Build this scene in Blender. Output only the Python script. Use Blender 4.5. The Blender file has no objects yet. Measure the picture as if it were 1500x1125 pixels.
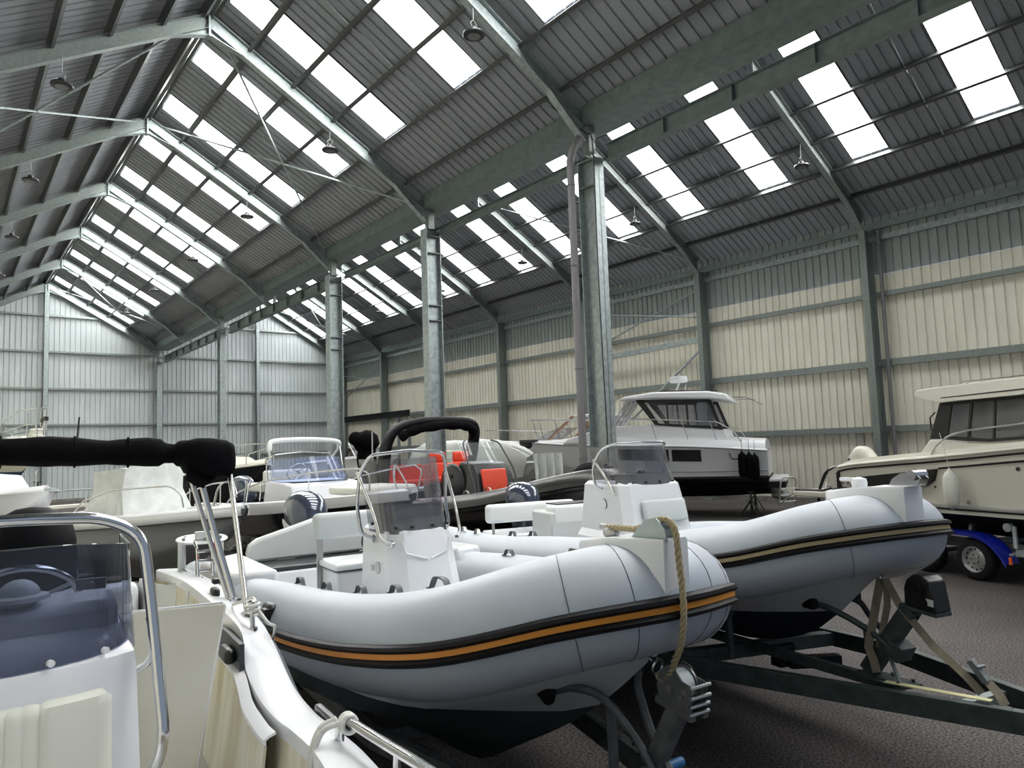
import bpy, math, random
from mathutils import Vector, Matrix
random.seed(7)
SC = bpy.context.scene
COL = SC.collection
R = math.radians
V = Vector

# ---------------------------------------------------------------- materials
def lin(c):
    return tuple((x / 12.92 if x <= .04045 else ((x + .055) / 1.055) ** 2.4) for x in c)

MATS = {}
def mat(name, rgb=(.8, .8, .8), rough=.5, metal=0., spec=.5, coat=0., noise=None, bump=None, emit=None, aniso=None):
    """rgb in sRGB 0..1; noise=(scale, amount, detail, rgb2); bump=(scale, strength)"""
    m = bpy.data.materials.new(name); m.use_nodes = True
    nt = m.node_tree; b = nt.nodes['Principled BSDF']
    c = lin(rgb)
    b.inputs['Base Color'].default_value = (*c, 1)
    b.inputs['Roughness'].default_value = rough
    b.inputs['Metallic'].default_value = metal
    b.inputs['Specular IOR Level'].default_value = spec
    b.inputs['Coat Weight'].default_value = coat
    if emit:
        b.inputs['Emission Color'].default_value = (*lin(emit[0]), 1)
        b.inputs['Emission Strength'].default_value = emit[1]
    tc = None
    def tex(scale, detail=3, sc3=None):
        nonlocal tc
        if tc is None:
            tc = nt.nodes.new('ShaderNodeTexCoord')
        n = nt.nodes.new('ShaderNodeTexNoise')
        n.inputs['Scale'].default_value = scale; n.inputs['Detail'].default_value = detail
        if sc3:
            mp = nt.nodes.new('ShaderNodeMapping'); mp.inputs['Scale'].default_value = sc3
            nt.links.new(tc.outputs['Object'], mp.inputs['Vector']); nt.links.new(mp.outputs['Vector'], n.inputs['Vector'])
        else:
            nt.links.new(tc.outputs['Object'], n.inputs['Vector'])
        return n
    if noise:
        scale, amt, detail, rgb2 = noise[:4]
        n = tex(scale, detail, noise[4] if len(noise) > 4 else None)
        cr = nt.nodes.new('ShaderNodeValToRGB')
        cr.color_ramp.elements[0].position = .5 - .5 / max(amt, .01) * .2 if amt > 1 else .35
        cr.color_ramp.elements[1].position = .65
        cr.color_ramp.elements[0].color = (*c, 1); cr.color_ramp.elements[1].color = (*lin(rgb2), 1)
        nt.links.new(n.outputs['Fac'], cr.inputs['Fac']); nt.links.new(cr.outputs['Color'], b.inputs['Base Color'])
    if bump:
        n = tex(bump[0], 4, bump[2] if len(bump) > 2 else None)
        bp = nt.nodes.new('ShaderNodeBump'); bp.inputs['Strength'].default_value = bump[1]; bp.inputs['Distance'].default_value = .01
        nt.links.new(n.outputs['Fac'], bp.inputs['Height']); nt.links.new(bp.outputs['Normal'], b.inputs['Normal'])
    MATS[name] = m
    return m

def clear_mat(name, rgb, alpha, rough=.03):
    """tinted see-through sheet: alpha = how much is transmitted straight through"""
    m = bpy.data.materials.new(name); m.use_nodes = True
    nt = m.node_tree; nt.nodes.clear()
    o = nt.nodes.new('ShaderNodeOutputMaterial'); mx = nt.nodes.new('ShaderNodeMixShader'); mx2 = nt.nodes.new('ShaderNodeMixShader')
    t = nt.nodes.new('ShaderNodeBsdfTransparent'); g = nt.nodes.new('ShaderNodeBsdfGlossy'); d = nt.nodes.new('ShaderNodeBsdfDiffuse')
    fr0 = nt.nodes.new('ShaderNodeFresnel'); fr0.inputs['IOR'].default_value = 1.45
    geo = nt.nodes.new('ShaderNodeNewGeometry'); inv = nt.nodes.new('ShaderNodeMath'); inv.operation = 'SUBTRACT'; inv.inputs[0].default_value = 1
    fr = nt.nodes.new('ShaderNodeMath'); fr.operation = 'MULTIPLY'
    nt.links.new(geo.outputs['Backfacing'], inv.inputs[1]); nt.links.new(fr0.outputs[0], fr.inputs[0]); nt.links.new(inv.outputs[0], fr.inputs[1])
    t.inputs['Color'].default_value = (*lin(rgb), 1); d.inputs['Color'].default_value = (*lin(rgb), 1)
    g.inputs['Color'].default_value = (1, 1, 1, 1); g.inputs['Roughness'].default_value = rough
    mx2.inputs['Fac'].default_value = alpha
    nt.links.new(d.outputs[0], mx2.inputs[1]); nt.links.new(t.outputs[0], mx2.inputs[2])
    nt.links.new(fr.outputs[0], mx.inputs['Fac']); nt.links.new(mx2.outputs[0], mx.inputs[1]); nt.links.new(g.outputs[0], mx.inputs[2])
    nt.links.new(mx.outputs[0], o.inputs['Surface'])
    MATS[name] = m
    return m

mat('roof_sheet', (.525, .54, .56), .8, 0, .2, noise=(90, .6, 3, (.60, .615, .635)))
mat('roof_sheet_left', (.53, .53, .55), .8, 0, .2)
mat('wall_cream', (.90, .89, .835), .5, 0, .3, noise=(2.2, .6, 4, (.86, .85, .79), (1, 1, .25)))
mat('wall_grey', (.61, .64, .63), .6, 0, .3)
mat('gable_sheet', (.73, .76, .765), .5, 0, .3, noise=(1.5, .6, 4, (.68, .71, .715), (1, 1, .25)))
mat('galvanised', (.56, .60, .60), .42, .55, .5, noise=(9, .6, 5, (.66, .70, .70)))
mat('galvanised_old', (.49, .52, .515), .5, .45, .4, noise=(14, .6, 5, (.54, .57, .56)))
mat('galvanised_green', (.45, .50, .495), .48, .4, .5, noise=(6, .6, 5, (.51, .555, .55)))
mat('trailer_green', (.23, .265, .26), .6, .35, .4, noise=(12, .6, 5, (.30, .335, .33)))
mat('purlin_steel', (.32, .33, .33), .40, .4, .5, noise=(5, .6, 3, (.33, .34, .34)))
mat('pipe_grey', (.47, .46, .47), .55, 0, .4)
mat('skylight', (1, 1, 1), .5, emit=((1, 1, .99), 21.0))
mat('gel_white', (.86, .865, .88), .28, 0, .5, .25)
mat('gel_cream', (.86, .85, .80), .3, 0, .5, .3)
mat('gel_grey', (.55, .56, .57), .35, 0, .5, .2)
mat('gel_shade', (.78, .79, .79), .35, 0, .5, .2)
mat('liner_cream', (.83, .82, .77), .4, 0, .4, noise=(2.4, .6, 3, (.80, .785, .72)))
mat('liner_stained', (.84, .83, .78), .45, 0, .4, noise=(1.7, .6, 4, (.70, .66, .53), (3, 3, .5)))
mat('antifoul_teal', (.20, .24, .25), .75, 0, .3, noise=(3, .6, 4, (.26, .29, .29)))
mat('antifoul_navy', (.10, .12, .18), .75, 0, .3, noise=(4, .6, 4, (.13, .15, .21)))
mat('antifoul_black', (.05, .055, .07), .6, 0, .3)
mat('hull_black', (.03, .03, .035), .12, 0, .5, .3)
mat('hull_navy', (.05, .06, .09), .2, 0, .5, .3)
mat('hull_blue', (.16, .26, .40), .6)
mat('tube_fabric', (.655, .685, .72), .42, 0, .4, noise=(3, .6, 3, (.675, .70, .73)), bump=(60, .03))
mat('tube_white', (.84, .85, .865), .38, 0, .45)
mat('tube_black', (.15, .145, .14), .33, 0, .5)
mat('rubber_black', (.055, .055, .07), .55, 0, .25)
mat('stripe_orange', (.80, .52, .17), .5)
mat('stripe_tan', (.62, .55, .40), .5)
mat('handle_grey', (.20, .22, .24), .5)
mat('stainless', (.80, .80, .80), .14, 1., .5)
mat('alu', (.66, .66, .65), .35, .9, .5)
mat('vinyl_cream', (.83, .83, .79), .45, 0, .4)
mat('vinyl_grey', (.76, .78, .78), .5, 0, .4)
mat('vinyl_white', (.90, .905, .90), .42, 0, .4)
mat('red_vinyl', (.89, .30, .20), .45, 0, .4)
mat('fabric_black', (.025, .027, .035), .9, 0, .08, noise=(7, .6, 4, (.045, .047, .058)), bump=(26, .5))
mat('canvas_grey', (.72, .73, .72), .75, 0, .2, noise=(4, .6, 5, (.80, .81, .80)), bump=(5, .9))
mat('plastic_black', (.06, .06, .065), .4, 0, .5)
mat('plastic_dark', (.13, .14, .155), .35, 0, .5)
mat('cowl_grey', (.24, .27, .33), .16, .3, .5, .6)
mat('cowl_black', (.03, .034, .045), .6, 0, .04)
mat('steel_dark', (.33, .34, .34), .55, .3, .4, noise=(14, .6, 5, (.42, .43, .43)))
mat('decal_white', (.9, .91, .93), .4)
mat('rope_tan', (.63, .58, .46), .85, 0, .2, bump=(80, .6))
mat('rope_white', (.82, .82, .80), .8, 0, .2, bump=(80, .6))
mat('strap_tan', (.46, .43, .37), .85, 0, .2, noise=(9, .6, 3, (.54, .51, .44)))
mat('blue_plastic', (.16, .38, .58), .45)
mat('blue_mudguard', (.07, .12, .52), .28, 0, .5, .4)
mat('tyre', (.075, .075, .08), .8, 0, .3)
mat('rim_silver', (.72, .72, .72), .32, .7, .5)
mat('lamp_orange', (.85, .38, .15), .3)
mat('lamp_red', (.6, .05, .07), .25)
mat('tan_arch', (.60, .45, .32), .4)
mat('wood_dark', (.30, .25, .20), .8)
mat('timber', (.62, .56, .42), .7)
mat('concrete', (.46, .45, .43), .85, 0, .2, noise=(3, .6, 5, (.54, .53, .50)))
mat('glass_dark', (.06, .07, .085), .06, 0, .6, .3)
mat('yellowed_strip', (.78, .76, .58), .6)
mat('cord_dark', (.08, .10, .16), .6)
clear_mat('screen_tint', (.66, .68, .735), .96)
clear_mat('screen_tint_dark', (.58, .585, .60), .70)
clear_mat('screen_smoke', (.87, .87, .89), .97)
clear_mat('screen_clear', (.97, .98, .99), .95)
clear_mat('screen_blue', (.88, .91, .98), .93)
clear_mat('film_clear', (.86, .87, .85), .6, .4)

def asphalt():
    m = mat('asphalt', (.2, .2, .2), .85, 0, .25)
    nt = m.node_tree; b = nt.nodes['Principled BSDF']
    tc = nt.nodes.new('ShaderNodeTexCoord')
    n1 = nt.nodes.new('ShaderNodeTexNoise'); n1.inputs['Scale'].default_value = 55; n1.inputs['Detail'].default_value = 4
    n2 = nt.nodes.new('ShaderNodeTexNoise'); n2.inputs['Scale'].default_value = .6; n2.inputs['Detail'].default_value = 6
    r1 = nt.nodes.new('ShaderNodeValToRGB'); r1.color_ramp.elements[0].position = .38; r1.color_ramp.elements[1].position = .7
    r1.color_ramp.elements[0].color = (*lin((.17, .165, .165)), 1); r1.color_ramp.elements[1].color = (*lin((.47, .445, .435)), 1)
    r2 = nt.nodes.new('ShaderNodeValToRGB'); r2.color_ramp.elements[0].position = .35; r2.color_ramp.elements[1].position = .7
    r2.color_ramp.elements[0].color = (*lin((.80, .80, .82)), 1); r2.color_ramp.elements[1].color = (1, .97, .93, 1)
    mx = nt.nodes.new('ShaderNodeMixRGB'); mx.blend_type = 'MULTIPLY'; mx.inputs[0].default_value = 1
    for n in (n1, n2): nt.links.new(tc.outputs['Object'], n.inputs['Vector'])
    nt.links.new(n1.outputs['Fac'], r1.inputs[0]); nt.links.new(n2.outputs['Fac'], r2.inputs[0])
    nt.links.new(r1.outputs[0], mx.inputs[1]); nt.links.new(r2.outputs[0], mx.inputs[2]); nt.links.new(mx.outputs[0], b.inputs['Base Color'])
    bp = nt.nodes.new('ShaderNodeBump'); bp.inputs['Strength'].default_value = .6; bp.inputs['Distance'].default_value = .01
    nt.links.new(n1.outputs['Fac'], bp.inputs['Height']); nt.links.new(bp.outputs['Normal'], b.inputs['Normal'])
asphalt()

# ---------------------------------------------------------------- mesh builder
def frame_for(d, up=V((0, 0, 1))):
    d = d.normalized()
    if abs(d.dot(up)) > .98: up = V((1, 0, 0)) if abs(d.x) < .9 else V((0, 1, 0))
    s = d.cross(up).normalized(); u = s.cross(d).normalized()
    return s, u, d

def smooth_path(pts, n=6):
    """Catmull-Rom through the points"""
    P = [V(p) for p in pts]
    if len(P) < 3: return P
    P = [P[0] * 2 - P[1]] + P + [P[-1] * 2 - P[-2]]
    out = []
    for i in range(1, len(P) - 2):
        a, b, c, d = P[i - 1:i + 3]
        for k in range(n):
            t = k / n
            out.append(.5 * ((2 * b) + (c - a) * t + (2 * a - 5 * b + 4 * c - d) * t * t + (3 * b - a - 3 * c + d) * t ** 3))
    out.append(P[-2].copy())
    return out

def round_path(pts, rad, n=5):
    """polyline with rounded corners"""
    P = [V(p) for p in pts]; out = [P[0]]
    for i in range(1, len(P) - 1):
        a, b, c = P[i - 1:i + 2]
        r = min(rad, (a - b).length * .48, (c - b).length * .48)
        p0 = b + (a - b).normalized() * r; p1 = b + (c - b).normalized() * r
        for k in range(n + 1):
            t = k / n
            out.append(p0 * (1 - t) ** 2 + b * 2 * t * (1 - t) + p1 * t * t)
    out.append(P[-1])
    return out

class G:
    def __init__(s): s.v = []; s.f = []
    def add(s, vs, fs):
        o = len(s.v); s.v += [tuple(v) for v in vs]; s.f += [tuple(i + o for i in f) for f in fs]; return s
    def box(s, c, d, M=None):
        x, y, z = d[0] / 2, d[1] / 2, d[2] / 2
        vs = [V((sx * x, sy * y, sz * z)) for sx in (-1, 1) for sy in (-1, 1) for sz in (-1, 1)]
        if M is not None: vs = [M @ v for v in vs]
        c = V(c); vs = [v + c for v in vs]
        return s.add(vs, [(0, 1, 3, 2), (4, 6, 7, 5), (0, 4, 5, 1), (2, 3, 7, 6), (0, 2, 6, 4), (1, 5, 7, 3)])
    def box2(s, a, b):
        a, b = V(a), V(b); return s.box((a + b) / 2, [abs(b[i] - a[i]) for i in range(3)])
    def hexa(s, p8):
        """8 points: bottom 4 (ccw) then top 4"""
        return s.add(p8, [(3, 2, 1, 0), (4, 5, 6, 7), (0, 1, 5, 4), (1, 2, 6, 5), (2, 3, 7, 6), (3, 0, 4, 7)])
    def beam(s, a, b, w, h, up=V((0, 0, 1))):
        a, b = V(a), V(b); S, U, D = frame_for(b - a, V(up))
        vs = [p + S * (sx * w / 2) + U * (su * h / 2) for p in (a, b) for sx, su in ((-1, -1), (1, -1), (1, 1), (-1, 1))]
        return s.add(vs, [(0, 1, 2, 3), (7, 6, 5, 4), (0, 4, 5, 1), (1, 5, 6, 2), (2, 6, 7, 3), (3, 7, 4, 0)])
    def ibeam(s, a, b, w, h, tf=.012, tw=.009, up=V((0, 0, 1)), h2=None):
        """I section along a-b; h2 lets the web taper"""
        a, b = V(a), V(b); S, U, D = frame_for(b - a, V(up)); h2 = h if h2 is None else h2
        for sg in (1, -1):
            vs = []
            for p, hh in ((a, h), (b, h2)):
                o = p + U * (sg * (hh / 2 - tf / 2))
                vs += [o + S * (sx * w / 2) + U * (su * tf / 2) for sx, su in ((-1, -1), (1, -1), (1, 1), (-1, 1))]
            s.add(vs, [(0, 1, 2, 3), (7, 6, 5, 4), (0, 4, 5, 1), (1, 5, 6, 2), (2, 6, 7, 3), (3, 7, 4, 0)])
        vs = []
        for p, hh in ((a, h), (b, h2)):
            vs += [p + S * (sx * tw / 2) + U * (su * hh / 2) for sx, su in ((-1, -1), (1, -1), (1, 1), (-1, 1))]
        return s.add(vs, [(0, 1, 2, 3), (7, 6, 5, 4), (0, 4, 5, 1), (1, 5, 6, 2), (2, 6, 7, 3), (3, 7, 4, 0)])
    def tube(s, pts, r, n=8, caps=True, up=V((0, 0, 1)), closed=False):
        P = [V(p) for p in pts]
        rr = r if isinstance(r, (list, tuple)) else [r] * len(P)
        N = len(P); rings = []
        t0 = (P[1] - P[0]).normalized(); S, U, _ = frame_for(t0, up)
        for i, p in enumerate(P):
            if closed: t = (P[(i + 1) % N] - P[(i - 1) % N])
            else: t = P[min(i + 1, N - 1)] - P[max(i - 1, 0)]
            t = t.normalized()
            S = (S - t * S.dot(t))
            if S.length < 1e-6: S = frame_for(t)[0]
            S.normalize(); U = t.cross(S).normalized()
            rings.append([p + S * (math.cos(2 * math.pi * k / n) * rr[i]) + U * (math.sin(2 * math.pi * k / n) * rr[i]) for k in range(n)])
        return s.loft(rings, cap=caps and not closed, wrap=closed)
    def loft(s, rings, cap=True, wrap=False, ringclosed=True):
        n = len(rings[0]); o = len(s.v)
        vs = [v for r_ in rings for v in r_]; fs = []
        m = len(rings)
        for i in range(m if wrap else m - 1):
            j = (i + 1) % m
            for k in range(n if ringclosed else n - 1):
                l = (k + 1) % n
                fs.append((i * n + k, i * n + l, j * n + l, j * n + k))
        if cap and ringclosed and not wrap:
            fs.append(tuple(range(n - 1, -1, -1))); fs.append(tuple((m - 1) * n + k for k in range(n)))
        return s.add(vs, fs)
    def cyl(s, a, b, r, r2=None, n=16):
        a, b = V(a), V(b); S, U, D = frame_for(b - a); r2 = r if r2 is None else r2
        return s.loft([[p + S * math.cos(2 * math.pi * k / n) * q + U * math.sin(2 * math.pi * k / n) * q for k in range(n)] for p, q in ((a, r), (b, r2))])
    def lathe(s, prof, o=(0, 0, 0), ax=(0, 0, 1), n=20, cap=True):
        """prof: list of (radius, height along ax)"""
        o = V(o); S, U, D = frame_for(V(ax))
        return s.loft([[o + D * h + S * math.cos(2 * math.pi * k / n) * q + U * math.sin(2 * math.pi * k / n) * q for k in range(n)] for q, h in prof], cap=cap)
    def torus(s, c, ax, R_, r, n=24, m=8, a0=0, a1=2 * math.pi):
        S, U, D = frame_for(V(ax)); c = V(c)
        full = abs(a1 - a0 - 2 * math.pi) < 1e-6
        pts = [c + S * math.cos(a0 + (a1 - a0) * k / n) * R_ + U * math.sin(a0 + (a1 - a0) * k / n) * R_ for k in range(n if full else n + 1)]
        return s.tube(pts, r, m, closed=full, up=D)
    def ell(s, c, rad, n=16, m=10, M=None):
        c = V(c); rings = []
        for i in range(m + 1):
            a = math.pi * i / m; z = -math.cos(a); q = max(math.sin(a), .01)
            ring = [V((q * math.cos(2 * math.pi * k / n) * rad[0], q * math.sin(2 * math.pi * k / n) * rad[1], z * rad[2])) for k in range(n)]
            if M is not None: ring = [M @ v for v in ring]
            rings.append([v + c for v in ring])
        return s.loft(rings)
    def prism(s, poly, a, b):
        """poly: list of 2D points mapped by both functions a and b (or offset vectors)"""
        n = len(poly)
        va = [a(p) for p in poly]; vb = [b(p) for p in poly]
        return s.add(va + vb, [tuple(range(n - 1, -1, -1)), tuple(range(n, 2 * n))] + [(k, (k + 1) % n, n + (k + 1) % n, n + k) for k in range(n)])
    def ext(s, poly, plane, lo, hi):
        """extrude a 2D polygon; plane 'xz' -> thickness along y, 'xy' -> z, 'yz' -> x"""
        f = {'xz': lambda p, t: V((p[0], t, p[1])), 'xy': lambda p, t: V((p[0], p[1], t)), 'yz': lambda p, t: V((t, p[0], p[1]))}[plane]
        return s.prism(poly, lambda p: f(p, lo), lambda p: f(p, hi))
    def grid(s, rows, thick=0.):
        return s.loft(rows, cap=False, ringclosed=False)
    def sheet(s, rows, t):
        """grid of points given real thickness t along its local normals"""
        m, n = len(rows), len(rows[0]); P = [[V(p) for p in r_] for r_ in rows]; Q = []
        for i in range(m):
            q = []
            for j in range(n):
                du = P[min(i + 1, m - 1)][j] - P[max(i - 1, 0)][j]; dv = P[i][min(j + 1, n - 1)] - P[i][max(j - 1, 0)]
                nn = du.cross(dv); nn = nn.normalized() if nn.length > 1e-9 else V((0, 0, 1))
                q.append(P[i][j] + nn * t)
            Q.append(q)
        o = m * n; fs = []
        for i in range(m - 1):
            for j in range(n - 1):
                fs.append((i * n + j, i * n + j + 1, (i + 1) * n + j + 1, (i + 1) * n + j))
                fs.append((o + i * n + j, o + (i + 1) * n + j, o + (i + 1) * n + j + 1, o + i * n + j + 1))
        for i in range(m - 1):
            for j in (0, n - 1): fs.append((i * n + j, (i + 1) * n + j, o + (i + 1) * n + j, o + i * n + j))
        for j in range(n - 1):
            for i in (0, m - 1): fs.append((i * n + j, i * n + j + 1, o + i * n + j + 1, o + i * n + j))
        return s.add([p for r_ in P for p in r_] + [p for r_ in Q for p in r_], fs)
    def cushion(s, c, d, rad=.04, M=None):
        """soft rounded box"""
        x, y, z = d[0] / 2, d[1] / 2, d[2] / 2; rad = min(rad, x * .98, y * .98, z * .98)
        rings = []; K = 4
        prof = [(-z + rad - rad * math.cos(math.pi / 2 * k / K), rad - rad * math.sin(math.pi / 2 * k / K)) for k in range(K + 1)]
        prof = [(-z + rad * (1 - math.sin(math.pi / 2 * k / K)), rad * (1 - math.cos(math.pi / 2 * (k) / K))) for k in range(K, -1, -1)]
        zz = [(p[0], p[1]) for p in prof]; zz += [(-p[0], p[1]) for p in reversed(prof)]
        for h, inset in zz:
            ring = []
            xr, yr = x - inset, y - inset; cr = max(rad * 1.2 - inset, .004)
            for qx, qy, a0 in ((1, 1, 0), (-1, 1, 90), (-1, -1, 180), (1, -1, 270)):
                for k in range(4):
                    a = R(a0 + 30 * k); ring.append(V((qx * (xr - cr) + cr * math.cos(a), qy * (yr - cr) + cr * math.sin(a), h)))
            if M is not None: ring = [M @ v for v in ring]
            rings.append([v + V(c) for v in ring])
        return s.loft(rings)
    def build(s, name, m, parent=None, smooth=True, ang=38, bevel=0., loc=None, rotz=None):
        me = bpy.data.meshes.new(name); me.from_pydata(s.v, [], s.f)
        import bmesh
        bm = bmesh.new(); bm.from_mesh(me); bmesh.ops.recalc_face_normals(bm, faces=bm.faces); bm.to_mesh(me); bm.free()
        me.materials.append(MATS[m]); me.update()
        if smooth:
            me.shade_smooth(); me.set_sharp_from_angle(angle=R(ang))
        o = bpy.data.objects.new(name, me); COL.objects.link(o)
        if parent is not None: o.parent = parent
        if loc is not None: o.location = loc
        if rotz is not None: o.rotation_euler = (0, 0, rotz)
        if bevel:
            b = o.modifiers.new('bevel', 'BEVEL'); b.width = bevel; b.segments = 2; b.limit_method = 'ANGLE'; b.angle_limit = R(35)
        return o

def tag(o, label, cat, group=None, kind=None):
    if label: o['label'] = label
    if cat: o['category'] = cat
    if group: o['group'] = group
    if kind: o['kind'] = kind
    return o
def thing(name, label, cat, loc=(0, 0, 0), rz=0., group=None):
    o = bpy.data.objects.new(name, None); COL.objects.link(o); o.empty_display_size = .2
    o.location = loc; o.rotation_euler = (0, 0, rz)
    return tag(o, label, cat, group)
def struct(o): o['kind'] = 'structure'; return o
def copy_tree(o, parent=None):
    c = o.copy(); COL.objects.link(c); c.parent = parent
    for ch in list(o.children): copy_tree(ch, c)
    return c
ORD = ['first', 'second', 'third', 'fourth', 'fifth', 'sixth', 'seventh', 'eighth', 'ninth', 'tenth']
# ================================================================ the shed
W = 5.8; BAY = 6.0; RZ = 12.15; SL = .58; EZ = RZ - SL * W     # half span, bay, ridge height, slope
Y0, Y1, YE = -18.0, 36.0, 36.4
def roofz(x):
    """underside of the sheeting"""
    return RZ - SL * abs(x) if x <= W else RZ - SL * abs(x - 2 * W)

def trap(s0, s1, pitch=.25, h=.042):
    """trapezoid profile stations (s, offset)"""
    out = [(s0, 0.)]; k = math.floor(s0 / pitch) - 1
    while k * pitch < s1 + pitch:
        c = k * pitch + pitch / 2
        for ds, o in ((-.032, 0), (-.022, h), (.022, h), (.032, 0)):
            s = c + ds
            if s0 < s < s1: out.append((s, o))
        k += 1
    out.append((s1, 0.)); return out

# --- skylight bands per bay
LIT = []
for k in range(-3, 6):
    for c in (1.85, 4.9): LIT.append((k * BAY + c - .5, k * BAY + c + .5))
def roof_slope(name, xa, xb, mname, lights):
    """corrugated slope from xa (high) to xb (low); lights: end x of the skylight strips or None"""
    g = G()
    def band(y0, y1, x0, x1):
        pr = trap(y0, y1)
        rows = [[V((x, y, roofz(x) + o)) for y, o in pr] for x in (x0, x1)]
        rows2 = [[V((x, y, roofz(x) + o + .012)) for y, o in pr] for x in (x0, x1)]
        g.grid(rows); g.grid(rows2)
    if lights is None: band(Y0, YE, xa, xb)
    else:
        band(Y0, YE, lights, xb)
        ys = [Y0] + [v for ab in LIT for v in ab] + [YE]
        for i in range(0, len(ys), 2):
            band(ys[i], ys[i + 1], xa, lights)
    return struct(g.build(name, mname, smooth=False))
roof_slope('ceiling', 0, W, 'roof_sheet', 4.02)
roof_slope('ceiling', 0, -W - .3, 'roof_sheet', None)
roof_slope('ceiling', 2 * W, 3 * W + .35, 'roof_sheet', 2 * W + 3.95)
roof_slope('ceiling', 2 * W, W, 'roof_sheet', None)
n_w = 0
for (xa, xb) in ((.28, 4.0), (2 * W + .28, 2 * W + 3.93)):
    for (ya, yb) in LIT:
        if yb < -15: continue
        n_w += 1
        g = G(); g.sheet([[V((x, y, roofz(x) + .02)) for y in (ya + .01, yb - .01)] for x in (xa, xb)], .006)
        struct(g.build('window_%d' % n_w, 'skylight', smooth=False))
        g = G()
        for y in (ya, yb): g.beam((xa, y, roofz(xa) + .01), (xb, y, roofz(xb) + .01), .03, .03)
        struct(g.build('trim_%d' % n_w, 'purlin_steel', smooth=False))
# ridge cappings
for i, x in enumerate((0, 2 * W)):
    g = G()
    for sx in (-1, 1):
        g.sheet([[V((x, y, RZ + .05)) for y in (Y0, Y1)], [V((x + sx * .3, y, RZ + .05 - .3 * SL)) for y in (Y0, Y1)]], .01)
    struct(g.build('trim_%d' % (n_w + 1 + i), 'galvanised_old', smooth=False))

# --- walls
g = G()
pr = trap(Y0, Y1 + .24)
XR = 3 * W + .18
for o2 in (0, .012):
    g.grid([[V((XR + o + o2, y, z)) for y, o in pr] for z in (.14, 6.885)])
    g.grid([[V((XR + .05 + o + o2, y, z)) for y, o in pr] for z in (6.96, 8.70)]) if False else None
struct(g.build('wall_right', 'wall_cream', smooth=False))
g = G()
for o2 in (0, .012):
    g.grid([[V((XR + .02 + o + o2, y, z)) for y, o in pr] for z in (6.905, 8.68)])
struct(g.build('wall_right', 'wall_grey', smooth=False))
g = G()
YB = Y1 + .16
def gable(x0, x1, ztop):
    pr = trap(x0, x1)
    for o2 in (0, .012):
        g.grid([[V((x, YB + o + o2, .1)) for x, o in pr], [V((x, YB + o + o2, ztop(x))) for x, o in pr]])
gable(-W - .2, 0, lambda x: roofz(x) - .01); gable(0, W, lambda x: roofz(x) - .01)
gable(W, 2 * W, lambda x: roofz(x) - .01); gable(2 * W, XR, lambda x: roofz(x) - .01)
struct(g.build('wall_back', 'gable_sheet', smooth=False))
g = G(); pr = trap(Y0 + 8, Y1)
for o2 in (0, .012): g.grid([[V((-W - .2 - o - o2, y, z)) for y, o in pr] for z in (.1, 8.7)])
struct(g.build('wall_left', 'wall_cream', smooth=False))
g = G(); g.add([(-40, -40, 0), (40, -40, 0), (40, 50, 0), (-40, 50, 0)], [(0, 1, 2, 3)])
g.add([(-40, -40, -.2), (40, -40, -.2), (40, 50, -.2), (-40, 50, -.2)], [(3, 2, 1, 0)])
struct(g.build('floor', 'asphalt', smooth=False))
g = G(); g.box2((XR - .12, Y0, 0), (XR + .12, Y1, .16)); struct(g.build('baseboard_right', 'concrete', smooth=False))
g = G(); g.box2((-W - .3, YB - .1, 0), (XR, YB + .14, .14)); struct(g.build('baseboard_back', 'concrete', smooth=False))

# --- columns under the valley
def label_bay(k): return ORD[k]
valley_desc = {0: 'thick galvanised steel column with a grey downpipe beside it, nearest under the valley gutter',
               1: 'pale galvanised steel column behind the black inflatable, second under the valley gutter',
               2: 'galvanised steel column left of the black arch, third under the valley gutter',
               4: 'galvanised steel column behind the dark boat and left of the white folded bimini',
               6: 'slim galvanised steel column in the gable wall where the two roofs meet'}
for k, lb in valley_desc.items():
    y = k * BAY
    t = thing('steel_column', lb, 'column', (5.63, y, 0), 0, 'columns under the valley gutter')
    g = G()
    if k == 1: g.ibeam((0, 0, .02), (0, 0, 7.95), .30, .44, .018, .012, up=(1, 0, 0)); g.box((0, -.02, 4), (.40, .03, 7.8))
    elif k == 2: g.ibeam((0, 0, .02), (0, 0, 7.95), .36, .44, .018, .012, up=(1, 0, 0))
    else: g.ibeam((0, 0, .02), (0, 0, 7.72 if k else 7.8), .27, .46, .02, .014, up=(0, 1, 0))
    g.build('column_shaft', 'galvanised', t, smooth=False)
    g = G(); g.box((0, 0, .01), (.5, .6, .02)); g.build('base_plate', 'galvanised_old', t)
    g = G()
    for z in ((7.75, 7.3, 5.9, 5.5) if k in (1, 2) else (7.78, 7.25)): g.box((0, 0, z), (.42 if k in (1, 2) else .25, .28 if k in (1, 2) else .44, .018))
    g.build('stiffener', 'galvanised_old', t)
# downpipe + cable on the nearest column
g = G(); g.tube([(5.10, .02, .25), (5.10, .02, 7.7), (5.2, .02, 7.95), (5.42, .02, 8.28)], .075, 14)
for z in (1.9, 3.6, 5.6, 7.2): g.torus((5.10, .02, z), (0, 0, 1), .08, .010, 16, 6)
tag(g.build('downpipe', 'pipe_grey'), 'grey round plastic downpipe standing left of the nearest thick column', 'pipe')
g = G(); g.tube(smooth_path([(5.1, .5, 9.0), (5.3, .2, 8.62), (5.44, -.1, 8.3), (5.46, -.26, 8.0), (5.47, -.245, 6.0), (5.475, -.245, 4.1), (5.5, -.245, 2.5), (5.5, -.245, 1.3)], 6), .011, 6)
g.tube(smooth_path([(5.46, -.22, 8.22), (5.6, -.2, 8.1), (5.78, -.16, 8.28), (6.3, -.6, 8.42)], 6), .009, 6)
tag(g.build('power_cable', 'cord_dark'), 'thin dark cable clipped down the face of the nearest thick column', 'cable')

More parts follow.
